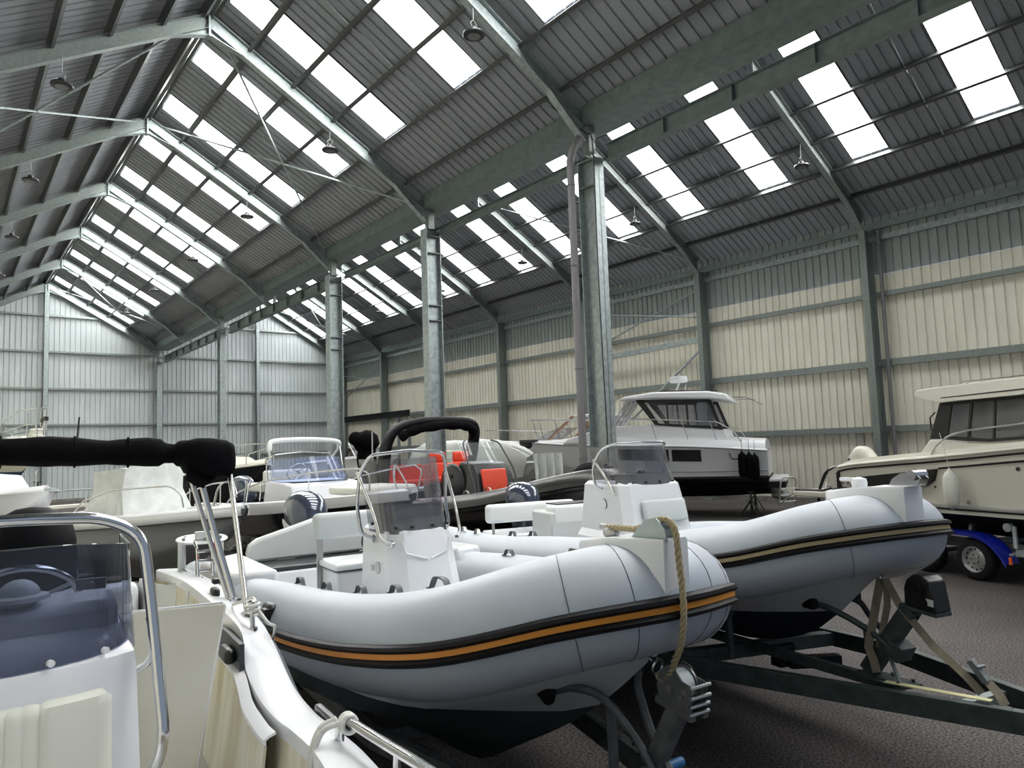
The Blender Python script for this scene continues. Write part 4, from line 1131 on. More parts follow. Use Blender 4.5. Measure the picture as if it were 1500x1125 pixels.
for s in (1, -1):
    o = [V((x, s * y, z)) for x, y, z in OUT]; i_ = [V((x, s * y, z)) for x, y, z in INN]
    o = smooth_path(o, 5); i_ = smooth_path(i_, 5)
    rows = []
    for a, b in zip(o, i_):
        d = (a - b); dn = d.normalized()
        rows.append([a + V((0, s * .012, -.07)), a + V((0, s * .02, -.03)), a + V((0, s * .008, -.004)), a - dn * .02 + V((0, 0, .006)), b.lerp(a, .6) + V((0, 0, .012)), b + dn * .02 + V((0, 0, .010)), b + V((0, 0, .0)), b + V((0, 0, -.06)), b + dn * .02 + V((0, 0, -.06)), b + dn * .03 + V((0, 0, -.02)), a - dn * .03 + V((0, 0, -.02)), a + V((0, -s * .01, -.07))])
    g = G(); g.loft(rows); g.build('gunwale', 'gel_white', tf, ang=50)
    # rubbing strake outside
    g = G(); g.loft([[p + V((0, s * .010, -.10)), p + V((0, s * .045, -.095)), p + V((0, s * .05, -.075)), p + V((0, s * .03, -.055)), p + V((0, s * .010, -.055))] for p in o]); g.build('rubbing_strake', 'handle_grey', tf)
    # inner liner
    rows = [[p + V((0, 0, -.05)), V((p.x, p.y * .985, p.z - .2)), V((p.x, p.y * .95, .78))] for p in i_ if p.x < -.5]
    g = G(); g.sheet(rows, .01 * s); g.build('inner_liner', 'liner_stained' if s > 0 else 'liner_cream', tf, ang=50)
stf = [(-5.3, .42, .80, .62, .92, 1.35), (-3.8, .42, .82, .64, .955, 1.36), (-2.9, .44, .78, .68, .94, 1.24), (-2.2, .50, .70, .74, .91, 1.22), (-1.2, .68, .46, .90, .76, 1.33), (-.6, .90, .24, 1.06, .47, 1.40), (-.12, 1.25, .02, 1.30, .10, 1.45)]
make_hull(tf, stf, .72, 'gel_white', 'antifoul_navy', frange(-5.3, -.12, 26), .05)
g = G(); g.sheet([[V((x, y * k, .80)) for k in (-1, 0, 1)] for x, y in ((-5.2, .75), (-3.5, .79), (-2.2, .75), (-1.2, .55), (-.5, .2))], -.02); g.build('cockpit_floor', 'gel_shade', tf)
# bow deck under the camera
g = G(); g.sheet([[V((x, y * k, z - .02)) for k in (-1, -.5, 0, .5, 1)] for x, y, z in ((-1.05, .58, 1.42), (-.8, .47, 1.45), (-.5, .30, 1.475), (-.22, .06, 1.49))], -.02); g.build('bow_deck', 'gel_white', tf)
# console
g = G()
def fr(z, xf, xb, y, bul, yb=None):
    pts = []
    for k in range(9):
        u = -1 + k / 4; pts.append(V((xf - .09 * abs(u) ** 2.5 * 1.0 + bul * 0, u * y * (1 - .02 * (abs(u) > .99)), z)))
    return [V((xb, -y, z))] + pts + [V((xb, y, z))]
g.loft([fr(.80, -2.02, -2.75, .35, 0), fr(1.28, -2.07, -2.75, .345, 0), fr(1.585, -2.10, -2.75, .335, 0), fr(1.625, -2.115, -2.74, .33, 0), fr(1.66, -2.22, -2.72, .31, 0)])
g.build('console', 'gel_white', tf, ang=40)
g = G(); g.box((-2.58, 0, 1.68), (.26, .60, .12)); g.build('dashboard', 'gel_white', tf, bevel=.03)
# cushion with ribbed middle
g = G()
rows = []
for z in (1.30, 1.305, 1.33, 1.42, 1.51, 1.53, 1.535):
    e = 0 if z in (1.30, 1.535) else 1; r_ = []
    for k in range(61):
        y = -.245 + .49 * k / 60; a = abs(y)
        rib = .006 * abs(math.cos(math.pi * (y) / .036)) if a < .09 else .010
        rib = 0 if abs(a - .093) < .006 else rib
        ed = min(1, (.245 - a) / .012) if a > .233 else 1
        r_.append(V((-2.075 - .025 * (z - 1.3) / .235 - .09 * (a / .335) ** 2.5 + (.006 + rib) * e * ed - .004, y, z)))
    rows.append(r_)
g.sheet(rows, -.02); g.build('seat_cushion', 'vinyl_cream', tf, ang=50)
# windscreen
pl = []
for k in range(-12, 13):
    a = k / 12 * 1.35; pl.append((-2.45 + .335 * math.cos(a) ** .6 if math.cos(a) > 0 else -2.45, .335 * math.sin(a) / math.sin(1.35)))
pl = [(-2.66, -.335)] + pl + [(-2.66, .335)]
rows = []
for f in frange(0, 1, 6):
    rows.append([V((x - .10 * f, y * (1 - .03 * f), 1.615 + (.33 - .03 * abs(y / .335) ** 3) * f + .0 * x)) for x, y in pl])
g = G(); g.sheet(rows, .005); g.build('windscreen', 'screen_tint', tf, ang=60)
g = G(); g.tube([V((r_.x, r_.y, r_.z + .002)) for r_ in rows[-1]], .003, 6); g.build('screen_edge', 'screen_tint_dark', tf)
g = G()
for yy in (-.29, -.10, .10, .235):
    q = min(pl[1:-1], key=lambda p: abs(p[1] - yy)); d = V((q[0] + 2.45, q[1] * 1.0, 0)).normalized()
    c = V((q[0], q[1], 1.645)); g.cyl(c, c + d * .013, .0095, n=14)
g.build('screen_fixings', 'gel_white', tf)
g = G(); g.lathe([(.085, 0), (.08, .012), (.06, .016)], (-2.52, .03, 1.762)); g.ell((-2.52, .03, 1.775), (.052, .058, .05)); g.build('compass', 'vinyl_grey', tf)
g = G(); g.box((-2.53, .225, 1.785), (.012, .085, .035), Matrix.Rotation(R(-12), 3, 'Z')); g.cyl((-2.53, .225, 1.785), (-2.49, .225, 1.785), .010); g.build('rod_clip', 'alu', tf)
steering(tf, (-2.80, .03, 1.70), rad=.17)
# big stainless rail around the console
rail(tf, [(-2.02, -.40, 1.20), (-2.04, -.405, 1.40), (-2.16, -.375, 1.75), (-2.20, -.345, 1.96), (-2.19, -.24, 2.02), (-2.15, 0, 2.035), (-2.19, .24, 2.02), (-2.20, .345, 1.96), (-2.16, .365, 1.75), (-2.04, .385, 1.42), (-2.05, .37, 1.34), (-2.12, .325, 1.27)], .0165, 'console_rail', rad=.09, n=12)
for s in (1, -1):
    rail(tf, [(-2.17, s * .36, 1.72), (-2.22, s * .385, 1.62), (-2.26, s * .365, 1.565), (-2.28, s * .34, 1.55)], .011, 'console_rail', rad=.05)
# port-side cockpit panel
g = G(); g.hexa([V((-2.93, .28, .82)), V((-2.90, .28, .82)), V((-2.90, .575, .82)), V((-2.93, .575, .82)), V((-2.93, .28, 1.612)), V((-2.90, .28, 1.612)), V((-2.90, .715, 1.592)), V((-2.93, .715, 1.592))])
g.build('cockpit_panel', 'liner_cream', tf, bevel=.006)
g = G(); g.tube([(-2.905, .58, .84), (-2.905, .712, 1.58), (-2.905, .70, 1.596), (-2.905, .28, 1.612)], .004, 6); g.build('panel_piping', 'gel_white', tf)
# locker lip ahead of it
g = G()
lp = [(-3.45, .765, 1.285), (-3.2, .765, 1.285), (-3.0, .76, 1.28), (-2.92, .755, 1.265), (-2.86, .752, 1.24), (-2.78, .745, 1.215), (-2.70, .742, 1.205), (-2.58, .738, 1.205), (-2.46, .732, 1.21), (-2.36, .73, 1.22)]
g.sheet([[V(p) + V((0, .04, .02)), V(p) + V((0, .015, .012)), V(p), V(p) + V((0, 0, -.018))] for p in lp], .008); g.build('locker_lip', 'gel_white', tf)
g = G(); g.sheet([[V(p) + V((0, -.0, -.02)), V(p) + V((0, -.02, -.2)), V((p[0], p[1] - .05, .82))] for p in lp], .01); g.build('locker_side', 'liner_stained', tf)
g = G(); g.box2((-3.42, .78, 1.22), (-2.975, .80, 1.40)); g.build('recess_shade_panel', 'handle_grey', tf)  # flat panel, its dark colour stands in for shade inside the side opening
g = G(); g.cushion((-3.10, .755, 1.34), (.16, .05, .06), .02); g.build('grip', 'plastic_black', tf)
# aft bench and coaming
g = G(); g.box2((-5.30, -.90, .95), (-5.10, .60, 1.375)); g.build('aft_bench_back', 'gel_white', tf, bevel=.04)
g = G()
ap = smooth_path([(-5.30, .62, 1.38), (-5.05, .66, 1.38), (-4.85, .74, 1.385), (-4.70, .80, 1.42), (-4.4, .80, 1.43)], 4)
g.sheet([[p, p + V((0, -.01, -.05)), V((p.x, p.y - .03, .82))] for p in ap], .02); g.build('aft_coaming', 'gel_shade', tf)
g = G(); g.box2((-5.1, -.75, .82), (-4.65, .70, 1.12)); g.build('aft_bench', 'liner_cream', tf, bevel=.02)
g = G(); g.cushion((-3.45, -.02, 1.42), (.12, .80, .24), .05); g.build('leaning_seat_back', 'vinyl_cream', tf, ang=60)
g = G(); g.box2((-3.6, -.38, .82), (-3.15, .34, 1.25)); g.build('seat_box', 'gel_white', tf, bevel=.02)
g = G(); g.beam((-3.45, -.3, 1.2), (-3.45, -.3, 1.4), .03, .03); g.beam((-3.45, .3, 1.2), (-3.45, .3, 1.4), .03, .03); g.build('seat_post', 'stainless', tf)
# bow rails
for s in (1, -1):
    rail(tf, [(-1.985, s * .865, 1.30), (-1.985, s * .868, 1.345), (-1.95, s * .87, 1.375), (-1.86, s * .868, 1.39), (-1.65, s * .865, 1.41), (-1.4, s * .85, 1.445), (-1.19, s * .82, 1.485), (-.8, s * .66, 1.55), (-.35, s * .36, 1.62), (-.12, 0, 1.64)], .0145, 'bow_rail', rad=.05, n=12)
    g = G()
    for x, y, z0, z1 in ((-1.53, .858, 1.345, 1.42), (-1.0, .745, 1.405, 1.515), (-.55, .50, 1.46, 1.59)): g.cyl((x, s * y, z0), (x + .01, s * y, z1), .011, n=10)
    g.build('rail_post', 'stainless', tf)
g = G(); g.cyl((-3.16, .875, 1.41), (-3.17, .875, 1.53), .011); g.lathe([(.0, 0), (.02, .0), (.02, .008), (.008, .014)], (-3.17, .875, 1.525)); g.cyl((-3.16, .875, 1.408), (-3.16, .875, 1.42), .022); g.build('mooring_post', 'stainless', tf)
g = G(); g.cushion((-2.42, .965, 1.235), (.20, .03, .03), .01); g.build('strake_joint', 'plastic_dark', tf)
outboard('outboard_engine', 'black outboard cowl seen through the tinted windscreen of the nearest boat', (-3.97, -4.15, 1.15), -1.676, 1.22, 'cowl_black')
# folded bimini
tb = thing('bimini', 'folded black bimini rolled on stainless poles above the nearest white boat', 'bimini', (-4.55, -9.6, 0), -1.676)
g = G(); cp = smooth_path([(-3.9, -.95, 2.19), (-3.9, -.7, 2.215), (-3.9, -.3, 2.235), (-3.9, 0, 2.24), (-3.9, .3, 2.225), (-3.9, .55, 2.215), (-3.9, .68, 2.205), (-3.9, .72, 2.20)], 6)
random.seed(3); rings = []
for i, p in enumerate(cp):
    d = (cp[min(i + 1, len(cp) - 1)] - cp[max(i - 1, 0)]).normalized(); S, U, _ = frame_for(d)
    rb = .066 + .006 * math.sin(i * .7) + random.uniform(-.002, .002) - (.012 if abs(p.y - .62) < .04 else 0)
    rings.append([p + S * math.cos(2 * math.pi * k / 18) * rb * 1.15 + U * math.sin(2 * math.pi * k / 18) * (rb + .004 * math.sin(k * 2.3 + i * .4)) for k in range(18)])
g.loft(rings); g.build('rolled_cover', 'fabric_black', tb, ang=70)
g = G(); rings = []
for y, rz_, rx, cz in ((.68, .05, .07, 2.19), (.70, .085, .11, 2.185), (.76, .105, .13, 2.18), (.83, .108, .13, 2.175), (.90, .10, .12, 2.17), (.935, .085, .10, 2.165), (.945, .05, .06, 2.16)):
    rings.append([V((-3.9 + rx * math.copysign(abs(math.cos(q)) ** .7, math.cos(q)), y, cz + rz_ * math.copysign(abs(math.sin(q)) ** .7, math.sin(q)))) for q in [2 * math.pi * k / 24 for k in range(24)]])
g.loft(rings); g.sheet([[V((-3.83, .70, 2.15)), V((-3.83, .75, 2.10)), V((-3.84, .80, 2.07)), V((-3.84, .84, 2.06))], [V((-3.80, .69, 2.07)), V((-3.80, .735, 2.035)), V((-3.81, .78, 2.02)), V((-3.81, .80, 2.05))]], .02)
g.build('end_cover', 'fabric_black', tb, ang=60)
for yy, w_ in ((-.08, .03), (.18, .03), (.42, .02)):
    g = G(); p = min(cp, key=lambda q: abs(q.y - yy)); g.torus(p + V((0, 0, .0)), (0, 1, 0), .073, .006, 24, 6); g.build('cover_strap', 'fabric_black', tb)
for s in (1, -1):
    rail(tb, [(-3.82, s * .93, 1.425), (-3.88, s * .84, 1.80), (-3.90, s * .76, 2.14)], .017, 'pole')
    rail(tb, [(-3.86, s * .91, 1.43), (-3.93, s * .81, 1.80), (-3.95, s * .72, 2.14)], .014, 'pole')
    rail(tb, [(-3.38, s * .90, 1.43), (-3.56, s * .905, 1.70), (-3.86, s * .915, 2.12)], .0135, 'pole')
    g = G(); g.box((-3.82, s * .93, 1.425), (.09, .05, .03)); g.box((-3.38, s * .90, 1.425), (.07, .04, .035)); g.build('deck_fitting', 'stainless', tb, bevel=.006)
    g = G(); g.cushion((-3.96, s * .86, 1.455), (.10, .04, .05), .015); g.cushion((-4.05, s * .885, 1.50), (.06, .05, .03), .012); g.build('knob', 'plastic_black', tb)
# upturned ladder and round plate on the port quarter
tl = thing('swim_ladder', 'folded stainless ladder with white bolted oval plate at the stern of the nearest boat', 'ladder', (-4.55, -9.6, 0), -1.676)
g = G(); g.lathe([(.16, 0), (.165, .006), (.16, .012), (.0, .012)], (-5.1, .98, 1.62), (.1, 0, 1), 32); g.v = [(x, .98 + (y - .98) * 1.0, z) for x, y, z in g.v]; g.build('oval_plate', 'gel_shade', tl)
g = G()
for a in range(6): g.cyl((-5.1 + .125 * math.cos(a), .98 + .125 * math.sin(a), 1.625), (-5.1 + .125 * math.cos(a), .98 + .125 * math.sin(a), 1.645), .011, n=6)
g.build('bolts', 'galvanised_old', tl)
g = G(); g.cyl((-5.14, .86, 1.42), (-5.14, .86, 1.62), .025); g.cyl((-5.02, 1.08, 1.44), (-5.02, 1.08, 1.62), .025); g.box((-5.05, .98, 1.655), (.05, .10, .05)); g.build('plate_legs', 'gel_shade', tl)
g = G()
for y in (.90, .99): g.tube([(-4.75, y, 1.42), (-4.80, y, 1.60), (-4.88, y, 1.63)], .011, 8)
for z in (1.46, 1.52, 1.58): g.cyl((-4.77, .90, z), (-4.77, .99, z), .008)
g.build('ladder_rails', 'stainless', tl)
g = G(); g.ell((-4.72, 1.0, 1.60), (.028, .028, .04)); g.build('red_light', 'lamp_red', tl)
g = G(); g.tube(smooth_path([(-5.14, .86, 1.44), (-4.9, .93, 1.38), (-4.75, .93, 1.36), (-4.7, .92, 1.43)], 4), .004, 5); g.build('lanyard', 'plastic_black', tl)
def wf(x, y, z):
    h = V((math.cos(-1.676), math.sin(-1.676), 0)); l = V((-h.y, h.x, 0)); return V((-4.55, -9.6, 0)) + h * x + l * y + V((0, 0, z))
def plain_rope(pts, r, m, lb, name='rope', n=8, k=6, grp=None):
    g = G(); g.tube(smooth_path(pts, k), r, n); return tag(g.build(name, m, ang=80), lb, 'rope', grp)
g = G()
g.tube(smooth_path([wf(-3.17 + .03 * math.cos(a), .875 + .03 * math.sin(a), 1.475 + .010 * a / 3) for a in frange(0, 14, 24)], 2), .007, 6)
g.tube(smooth_path([wf(-3.14, .875, 1.50), wf(-3.25, .90, 1.53), wf(-3.4, .86, 1.49), wf(-3.6, .88, 1.445)], 5), .007, 6)
g.tube(smooth_path([wf(-3.15, .90, 1.49), wf(-3.10, .93, 1.44), wf(-3.16, .97, 1.41), wf(-3.3, 1.0, 1.33), wf(-3.4, .995, 1.2)], 5), .007, 6)
tag(g.build('mooring_line', 'rope_white', ang=80), 'white line knotted round the small stainless post on the near gunwale', 'rope')
g = G()
g.tube(smooth_path([wf(-1.93 + .012 * a / 6, .868 + .022 * math.cos(a), 1.378 + .022 * math.sin(a)) for a in frange(0, 19, 34)], 2), .0085, 8)
g.tube(smooth_path([wf(-1.95, .845, 1.385), wf(-1.97, .80, 1.36), wf(-1.955, .765, 1.29), wf(-1.93, .745, 1.18), wf(-1.92, .735, 1.0)], 5), .0085, 8)
g.tube(smooth_path([wf(-1.90, .845, 1.39), wf(-1.935, .795, 1.36), wf(-1.93, .76, 1.27), wf(-1.90, .74, 1.15), wf(-1.89, .73, .98)], 5), .0085, 8)
tag(g.build('mooring_line', 'rope_white', ang=80), 'white braided line tied on the stainless bow rail at the bottom of the frame', 'rope')
# its trailer, mostly out of sight
t = thing('boat_trailer', 'boat trailer carrying the nearest white boat, mostly hidden under it', 'trailer', (-4.55, -9.6, 0), -1.676, 'boat trailers')
trailer_base(t, .40, -5.0, -1.8, .55, 1.0, m='galvanised_old', wheels=(-3.6,))
# ================================================================ the boats in the rows behind
def wsolid(g, poly, wf, off=0., th=None, lo=-1):
    """side polygon (x,z) spanning y=-w(z)..w(z); with th a thin panel on each side instead"""
    if th is None:
        return g.prism(poly, lambda p: V((p[0], -wf(p[1]), p[1])), lambda p: V((p[0], wf(p[1]), p[1])))
    for s in ((1, -1) if lo == -1 else (lo,)):
        g.prism(poly, lambda p: V((p[0], s * (wf(p[1]) + off), p[1])), lambda p: V((p[0], s * (wf(p[1]) + off + th), p[1])))
    return g

def vhull(t, L, hb, zs0, zs1, keel, mtop, mbot, wl, bow_in=.35, chine=.45, flare=.14, stem=.30, n=26, gw=.10, gm='gel_white', full=.45, bow_h=None):
    """planing hull, transom at x=-L, stem head at x=0; returns station table"""
    st = []
    for f in (0, .2, .4, .55, .7, .8, .88, .94, .98, 1.0):
        x = -L + f * L
        y = hb * (1 if f < full else max(1 - ((f - full) / (1 - full)) ** 2.3, .012))
        zs = zs0 + (zs1 - zs0) * f ** 1.6
        up = max(0, (f - (1 - stem)) / stem)
        kz = keel + (zs1 - .04 - keel) * up ** 1.7
        cy = y * (.86 - .45 * up); cz = keel + (zs0 - keel) * (chine + .35 * up) ; cz = min(max(cz, kz + .02), zs - .03)
        if f >= 1: cy = .004; cz = kz + .01
        st.append((x, kz, cy, cz, y, zs))
    xs = frange(-L, 0, n)
    make_hull(t, st, wl, mtop, mbot, xs, flare)
    gunwale(t, st, frange(-L, -.03, n), gw, gm)
    return st

def hull_band(t, st, xs, zf, h, m, flare=.05, name='hull_line', out=.014):
    g = G()
    for s in (1, -1):
        rows = []
        for x in xs:
            kz, cy, cz, sy, sz = interp(st, x); z = zf(x, sz)
            pts = side_curve(kz, cy, cz, sy, sz, flare)
            def yat(zq):
                for a, b in zip(pts, pts[1:]):
                    if a[1] <= zq <= b[1] and b[1] > a[1]: return a[0] + (b[0] - a[0]) * (zq - a[1]) / (b[1] - a[1])
                return sy
            rows.append([V((x, s * (yat(z - h) - .01), z - h)), V((x, s * (yat(z - h) + out), z - h)), V((x, s * (yat(z + h) + out), z + h)), V((x, s * (yat(z + h) - .01), z + h))])
        g.loft(rows)
    return g.build(name, m, t)
def stand(parent, x, y, h, m='plastic_dark'):
    g = G(); g.cyl((x, y, .02), (x, y, h), .03)
    for k in range(3):
        a = 2.1 * k + .4; g.cyl((x, y, h * .7), (x + .38 * math.cos(a), y + .38 * math.sin(a), .02), .016, n=6)
    g.box((x, y, h), (.2, .2, .03)); return g.build('stand', m, parent)

# ---------------- black inflatable with the arch
t3 = thing('inflatable_boat', 'black inflatable with red seats and a big black arch, behind the two grey inflatables', 'inflatable boat', (3.68, -1.9, 0), -1.63)
XS3 = [-6.6, -4.6, -3.2, -2.1, -1.2, -.6, -.15, 0]; YS3 = [.98, .98, .97, .94, .86, .66, .36, 0]; ZS3 = [.86, .92, 1.02, 1.13, 1.27, 1.40, 1.50, 1.53]
P3 = rib_path(XS3, YS3, ZS3, 6)
rr3, _ = rib_tube(t3, P3, .27, .25, 'tube_black', strake_m='rubber_black', stripe_m='tube_black', hs=.05, seams=(-.9,), strake_from=-6.2)
st3 = [(-6.6, .42, .9, .72, .95, .80), (-3.2, .42, .88, .80, .92, .92), (-2.1, .46, .80, .86, .92, 1.02), (-1.2, .66, .56, .98, .74, 1.14), (-.6, .92, .32, 1.12, .50, 1.25), (-.1, 1.30, .02, 1.34, .10, 1.38)]
make_hull(t3, st3, .5, 'hull_black', 'antifoul_black', frange(-6.6, -.1, 24), .05)
g = G(); g.sheet([[V((x, y * k, z)) for k in (-1, 0, 1)] for x, y, z in ((-6.5, 1.0, .95), (-3, 1.0, 1.0), (-1.2, .7, 1.15), (-.4, .3, 1.35))], -.02); g.build('cockpit_floor', 'plastic_dark', t3)
g = G()
ap = [(-6.3, s_, z) for s_, z in ()] 
arch = [V((-5.9, -1.02, 1.05)), V((-5.75, -1.06, 1.7)), V((-5.55, -1.06, 2.3)), V((-5.45, -.86, 2.62)), V((-5.4, -.45, 2.74)), V((-5.4, 0, 2.78)), V((-5.4, .45, 2.78)), V((-5.4, .86, 2.74)), V((-5.45, 1.05, 2.58)), V((-5.55, 1.08, 2.25)), V((-5.75, 1.06, 1.7)), V((-5.9, 1.02, 1.05))]
ap = smooth_path(arch, 5); rings = []
for i, p in enumerate(ap):
    d = (ap[min(i + 1, len(ap) - 1)] - ap[max(i - 1, 0)]).normalized(); S = V((1, 0, 0)); S = (S - d * S.dot(d)).normalized(); U = d.cross(S)
    a, b = (.19 if p.z < 2.2 else .16), .085
    rings.append([p + S * a * math.copysign(abs(math.cos(q)) ** .6, math.cos(q)) + U * b * math.copysign(abs(math.sin(q)) ** .6, math.sin(q)) for q in [2 * math.pi * k / 16 for k in range(16)]])
g.loft(rings); g.build('radar_arch', 'rubber_black', t3, ang=50)
g = G(); bp_ = smooth_path([V((-5.25, -.88, 2.42)), V((-5.22, -.6, 2.56)), V((-5.2, 0, 2.66)), V((-5.2, .55, 2.66)), V((-5.25, .88, 2.58)), V((-5.3, .96, 2.35))], 6)
g.tube([p + V((-.02, 0, .0)) for p in bp_], [.10 + .014 * math.sin(i * 1.3) for i in range(len(bp_))], 12); g.build('rolled_cover', 'fabric_black', t3, ang=70)
# console with red cushion
g = G(); poly = [(-3.0, 1.05), (-3.12, 1.62), (-3.3, 1.86), (-3.75, 1.90), (-4.0, 1.65), (-4.0, 1.0)]
wsolid(g, poly, lambda z: .50 - .14 * (z - 1.0)); g.v = [(x, y + .03, z) for x, y, z in g.v]; g.build('console', 'plastic_dark', t3, bevel=.03)
g = G(); g.cushion((-3.04, -.03, 1.52), (.07, .56, .46), .03, Matrix.Rotation(R(-12), 3, 'Y')); g.build('front_cushion', 'red_vinyl', t3, ang=60)
g = G(); rows = [[V((-3.30 - .02 - .30 * f - (.15 * (abs(y) / .45) ** 2), .03 + y * (1 - .08 * f), 1.86 + .40 * f)) for y in (-.45, -.3, -.15, 0, .15, .3, .45)] for f in (0, .5, 1)]
g.sheet(rows, .005); g.build('windscreen', 'screen_clear', t3)
for s in (-1, 1): rail(t3, [(-3.0, .03 + s * .50, 1.25), (-3.22, .03 + s * .50, 1.75), (-3.58, .03 + s * .42, 2.26), (-3.7, .03 + s * .3, 2.30)], .016, 'console_rail', m='handle_grey')
# side pod: dark rounded screen and red helm seats
g = G(); g.ell((-3.95, -.42, 1.45), (.45, .10, .42), 18, 10); g.build('console_wing', 'plastic_dark', t3)
g = G(); g.cyl((-3.85, -.53, 1.62), (-3.85, -.50, 1.62), .05); g.build('vent', 'plastic_black', t3)
for y in (-.22, .34):
    g = G(); g.cushion((-4.70, y, 1.52), (.36, .44, .12), .05); g.cushion((-4.88, y, 1.72), (.12, .44, .32), .05); g.cushion((-4.90, y, 1.98), (.10, .38, .22), .05); g.build('helm_seat', 'red_vinyl', t3, ang=60)
g = G(); g.box2((-4.95, -.42, 1.0), (-4.5, .52, 1.46)); g.build('seat_box', 'plastic_dark', t3, bevel=.02)
g = G(); g.cushion((-5.7, -.1, 1.44), (.5, 1.7, .14), .04); g.cushion((-5.95, -.1, 1.66), (.12, 1.7, .34), .04); g.build('stern_bench', 'red_vinyl', t3, ang=60)
g = G(); g.box2((-5.95, -.95, .95), (-5.45, .8, 1.38)); g.build('bench_base', 'plastic_dark', t3)
for x in (-3.6, -2.6, -2.0, -1.3):
    p = on_tube(P3, rr3, x, 95); rib_handles(t3, [(p.x, p.y, p.z)], m='alu', w=.2, h=.06)
g = G(); g.ell((-.25, 0, 1.72), (.35, .34, .13), 16, 8, Matrix.Rotation(.1, 3, 'X')); g.ell((-.45, .12, 1.74), (.28, .22, .12), 12, 6); g.build('bow_cover', 'fabric_black', t3)
outboard('outboard_engine', 'dark outboard cowl seen through the windscreen of the near inflatable, behind its console', (3.25, 5.1, 1.36), -1.63, 1.0, 'cowl_black')
t = thing('boat_trailer', 'trailer in deep shade under the black inflatable', 'trailer', (3.68, -1.9, 0), -1.63, 'boat trailers'); trailer_base(t, .36, -6.2, -2.2, .62, .8, wheels=(-4.2,))

# ---------------- black-hulled boat with white folded bimini
tb_ = thing('motor_boat', 'black-hulled centre console with white gunwale, blue-tinted screen and folded white bimini', 'motor boat', (.75, -1.1, 0), -1.49)
stB = vhull(tb_, 5.6, .98, 1.30, 1.60, .45, 'hull_black', 'hull_black', .5, stem=.3, full=.5, gw=.2)
g = G()
for s in (1, -1):   # white topside band
    rows = []
    for x in frange(-5.6, -.05, 20):
        kz, cy, cz, sy, sz = interp(stB, x); rows.append([V((x, s * (sy + .012), sz - .17 + .05 * max(0, (x + 3) / 3))), V((x, s * (sy + .035), sz - .08)), V((x, s * (sy + .03), sz + .01)), V((x, s * (sy - .05), sz + .03))])
    g.sheet(rows, .01 * s)
g.build('topside_band', 'gel_white', tb_, ang=60)
g = G(); g.sheet([[V((x, y * k, z + .03 * (1 - k * k))) for k in (-1, -.5, 0, .5, 1)] for x, y, z in ((-1.9, .84, 1.44), (-1.2, .66, 1.52), (-.6, .42, 1.575), (-.08, .05, 1.61))], -.03); g.build('bow_deck', 'gel_shade', tb_, ang=60)
g = G(); g.cushion((-1.1, .0, 1.60), (1.0, .95, .12), .05); g.build('bow_sunpad', 'vinyl_cream', tb_, ang=60)
g = G(); g.ext([(-.28, 1.62), (.12, 1.66), (.16, 1.60), (-.05, 1.56)], 'xz', -.06, .06); g.cyl((.12, -.05, 1.64), (.12, .05, 1.64), .03); g.build('anchor_roller', 'stainless', tb_)
rail(tb_, [(-.30, .10, 1.63), (-.42, .08, 1.80), (-.50, 0, 1.98), (-.42, -.08, 1.80), (-.30, -.10, 1.63)], .012, 'bow_hoop')
for s in (1, -1):
    rail(tb_, [(-4.2, s * .95, 1.38), (-4.0, s * .93, 1.52), (-2.9, s * .92, 1.74), (-1.6, s * .76, 1.88), (-.7, s * .50, 1.94), (-.45, s * .45, 1.86), (-.5, s * .42, 1.62)], .013, 'bow_rail')
    g = G()
    for x, y, z0, z1 in ((-2.9, .92, 1.44, 1.74), (-1.6, .76, 1.50, 1.88)): g.cyl((x - .08, s * y, z0), (x, s * y, z1), .010, n=6)
    g.build('rail_post', 'stainless', tb_)
g = G(); poly = [(-2.5, 1.3), (-2.65, 1.66), (-2.95, 1.70), (-3.6, 1.72), (-3.7, 1.2)]; wsolid(g, poly, lambda z: .66 - .05 * (z - 1.3)); g.v = [(x, y + .10, z) for x, y, z in g.v]; g.build('console', 'gel_white', tb_, bevel=.03)
g = G(); plB = [(-3.45, -.60), (-3.15, -.60), (-2.85, -.5), (-2.72, -.3), (-2.68, 0), (-2.72, .3), (-2.85, .5), (-3.15, .6), (-3.45, .6)]
g.sheet([[V((x - .22 * f, y * (1 - .06 * f) + .10, 1.70 + (.42 - .06 * abs(y)) * f)) for x, y in plB] for f in (0, .33, .66, 1)], .005); g.build('windscreen', 'screen_blue', tb_, ang=60)
g = G(); g.tube([V((x, y + .10, 1.70)) for x, y in plB], .014, 6); g.build('screen_gasket', 'plastic_black', tb_)
rail(tb_, [(-3.55, -.52, 1.7), (-3.6, -.52, 2.0), (-3.5, -.46, 2.16), (-3.45, .1, 2.2), (-3.5, .66, 2.16), (-3.6, .72, 2.0), (-3.55, .72, 1.7)], .013, 'console_rail')
steering(tb_, (-3.72, .1, 1.85), rad=.18)
g = G(); g.cushion((-4.1, .1, 1.75), (.14, .9, .28), .05); g.cushion((-4.5, .1, 1.58), (.7, .9, .16), .05); g.build('helm_seat', 'vinyl_cream', tb_, ang=60)
g = G(); bb = smooth_path([V((p_[0], p_[1] + .2, p_[2])) for p_ in [V((-3.75, -.58, 2.05)), V((-3.78, -.58, 2.30)), V((-3.8, -.48, 2.40)), V((-3.8, .1, 2.42)), V((-3.8, .70, 2.38)), V((-3.9, .84, 2.28)), V((-4.2, .88, 2.1)), V((-4.4, .88, 1.95))]], 5)
g.tube(bb, [.045 if p.z > 2.25 else .022 for p in bb], 10); g.build('folded_bimini', 'vinyl_white', tb_, ang=70)
g = G()
for s in (-.38, .98): g.cyl((-3.6, s, 1.6), (-3.76, s, 2.28), .012, n=6)
g.build('bimini_leg', 'stainless', tb_)
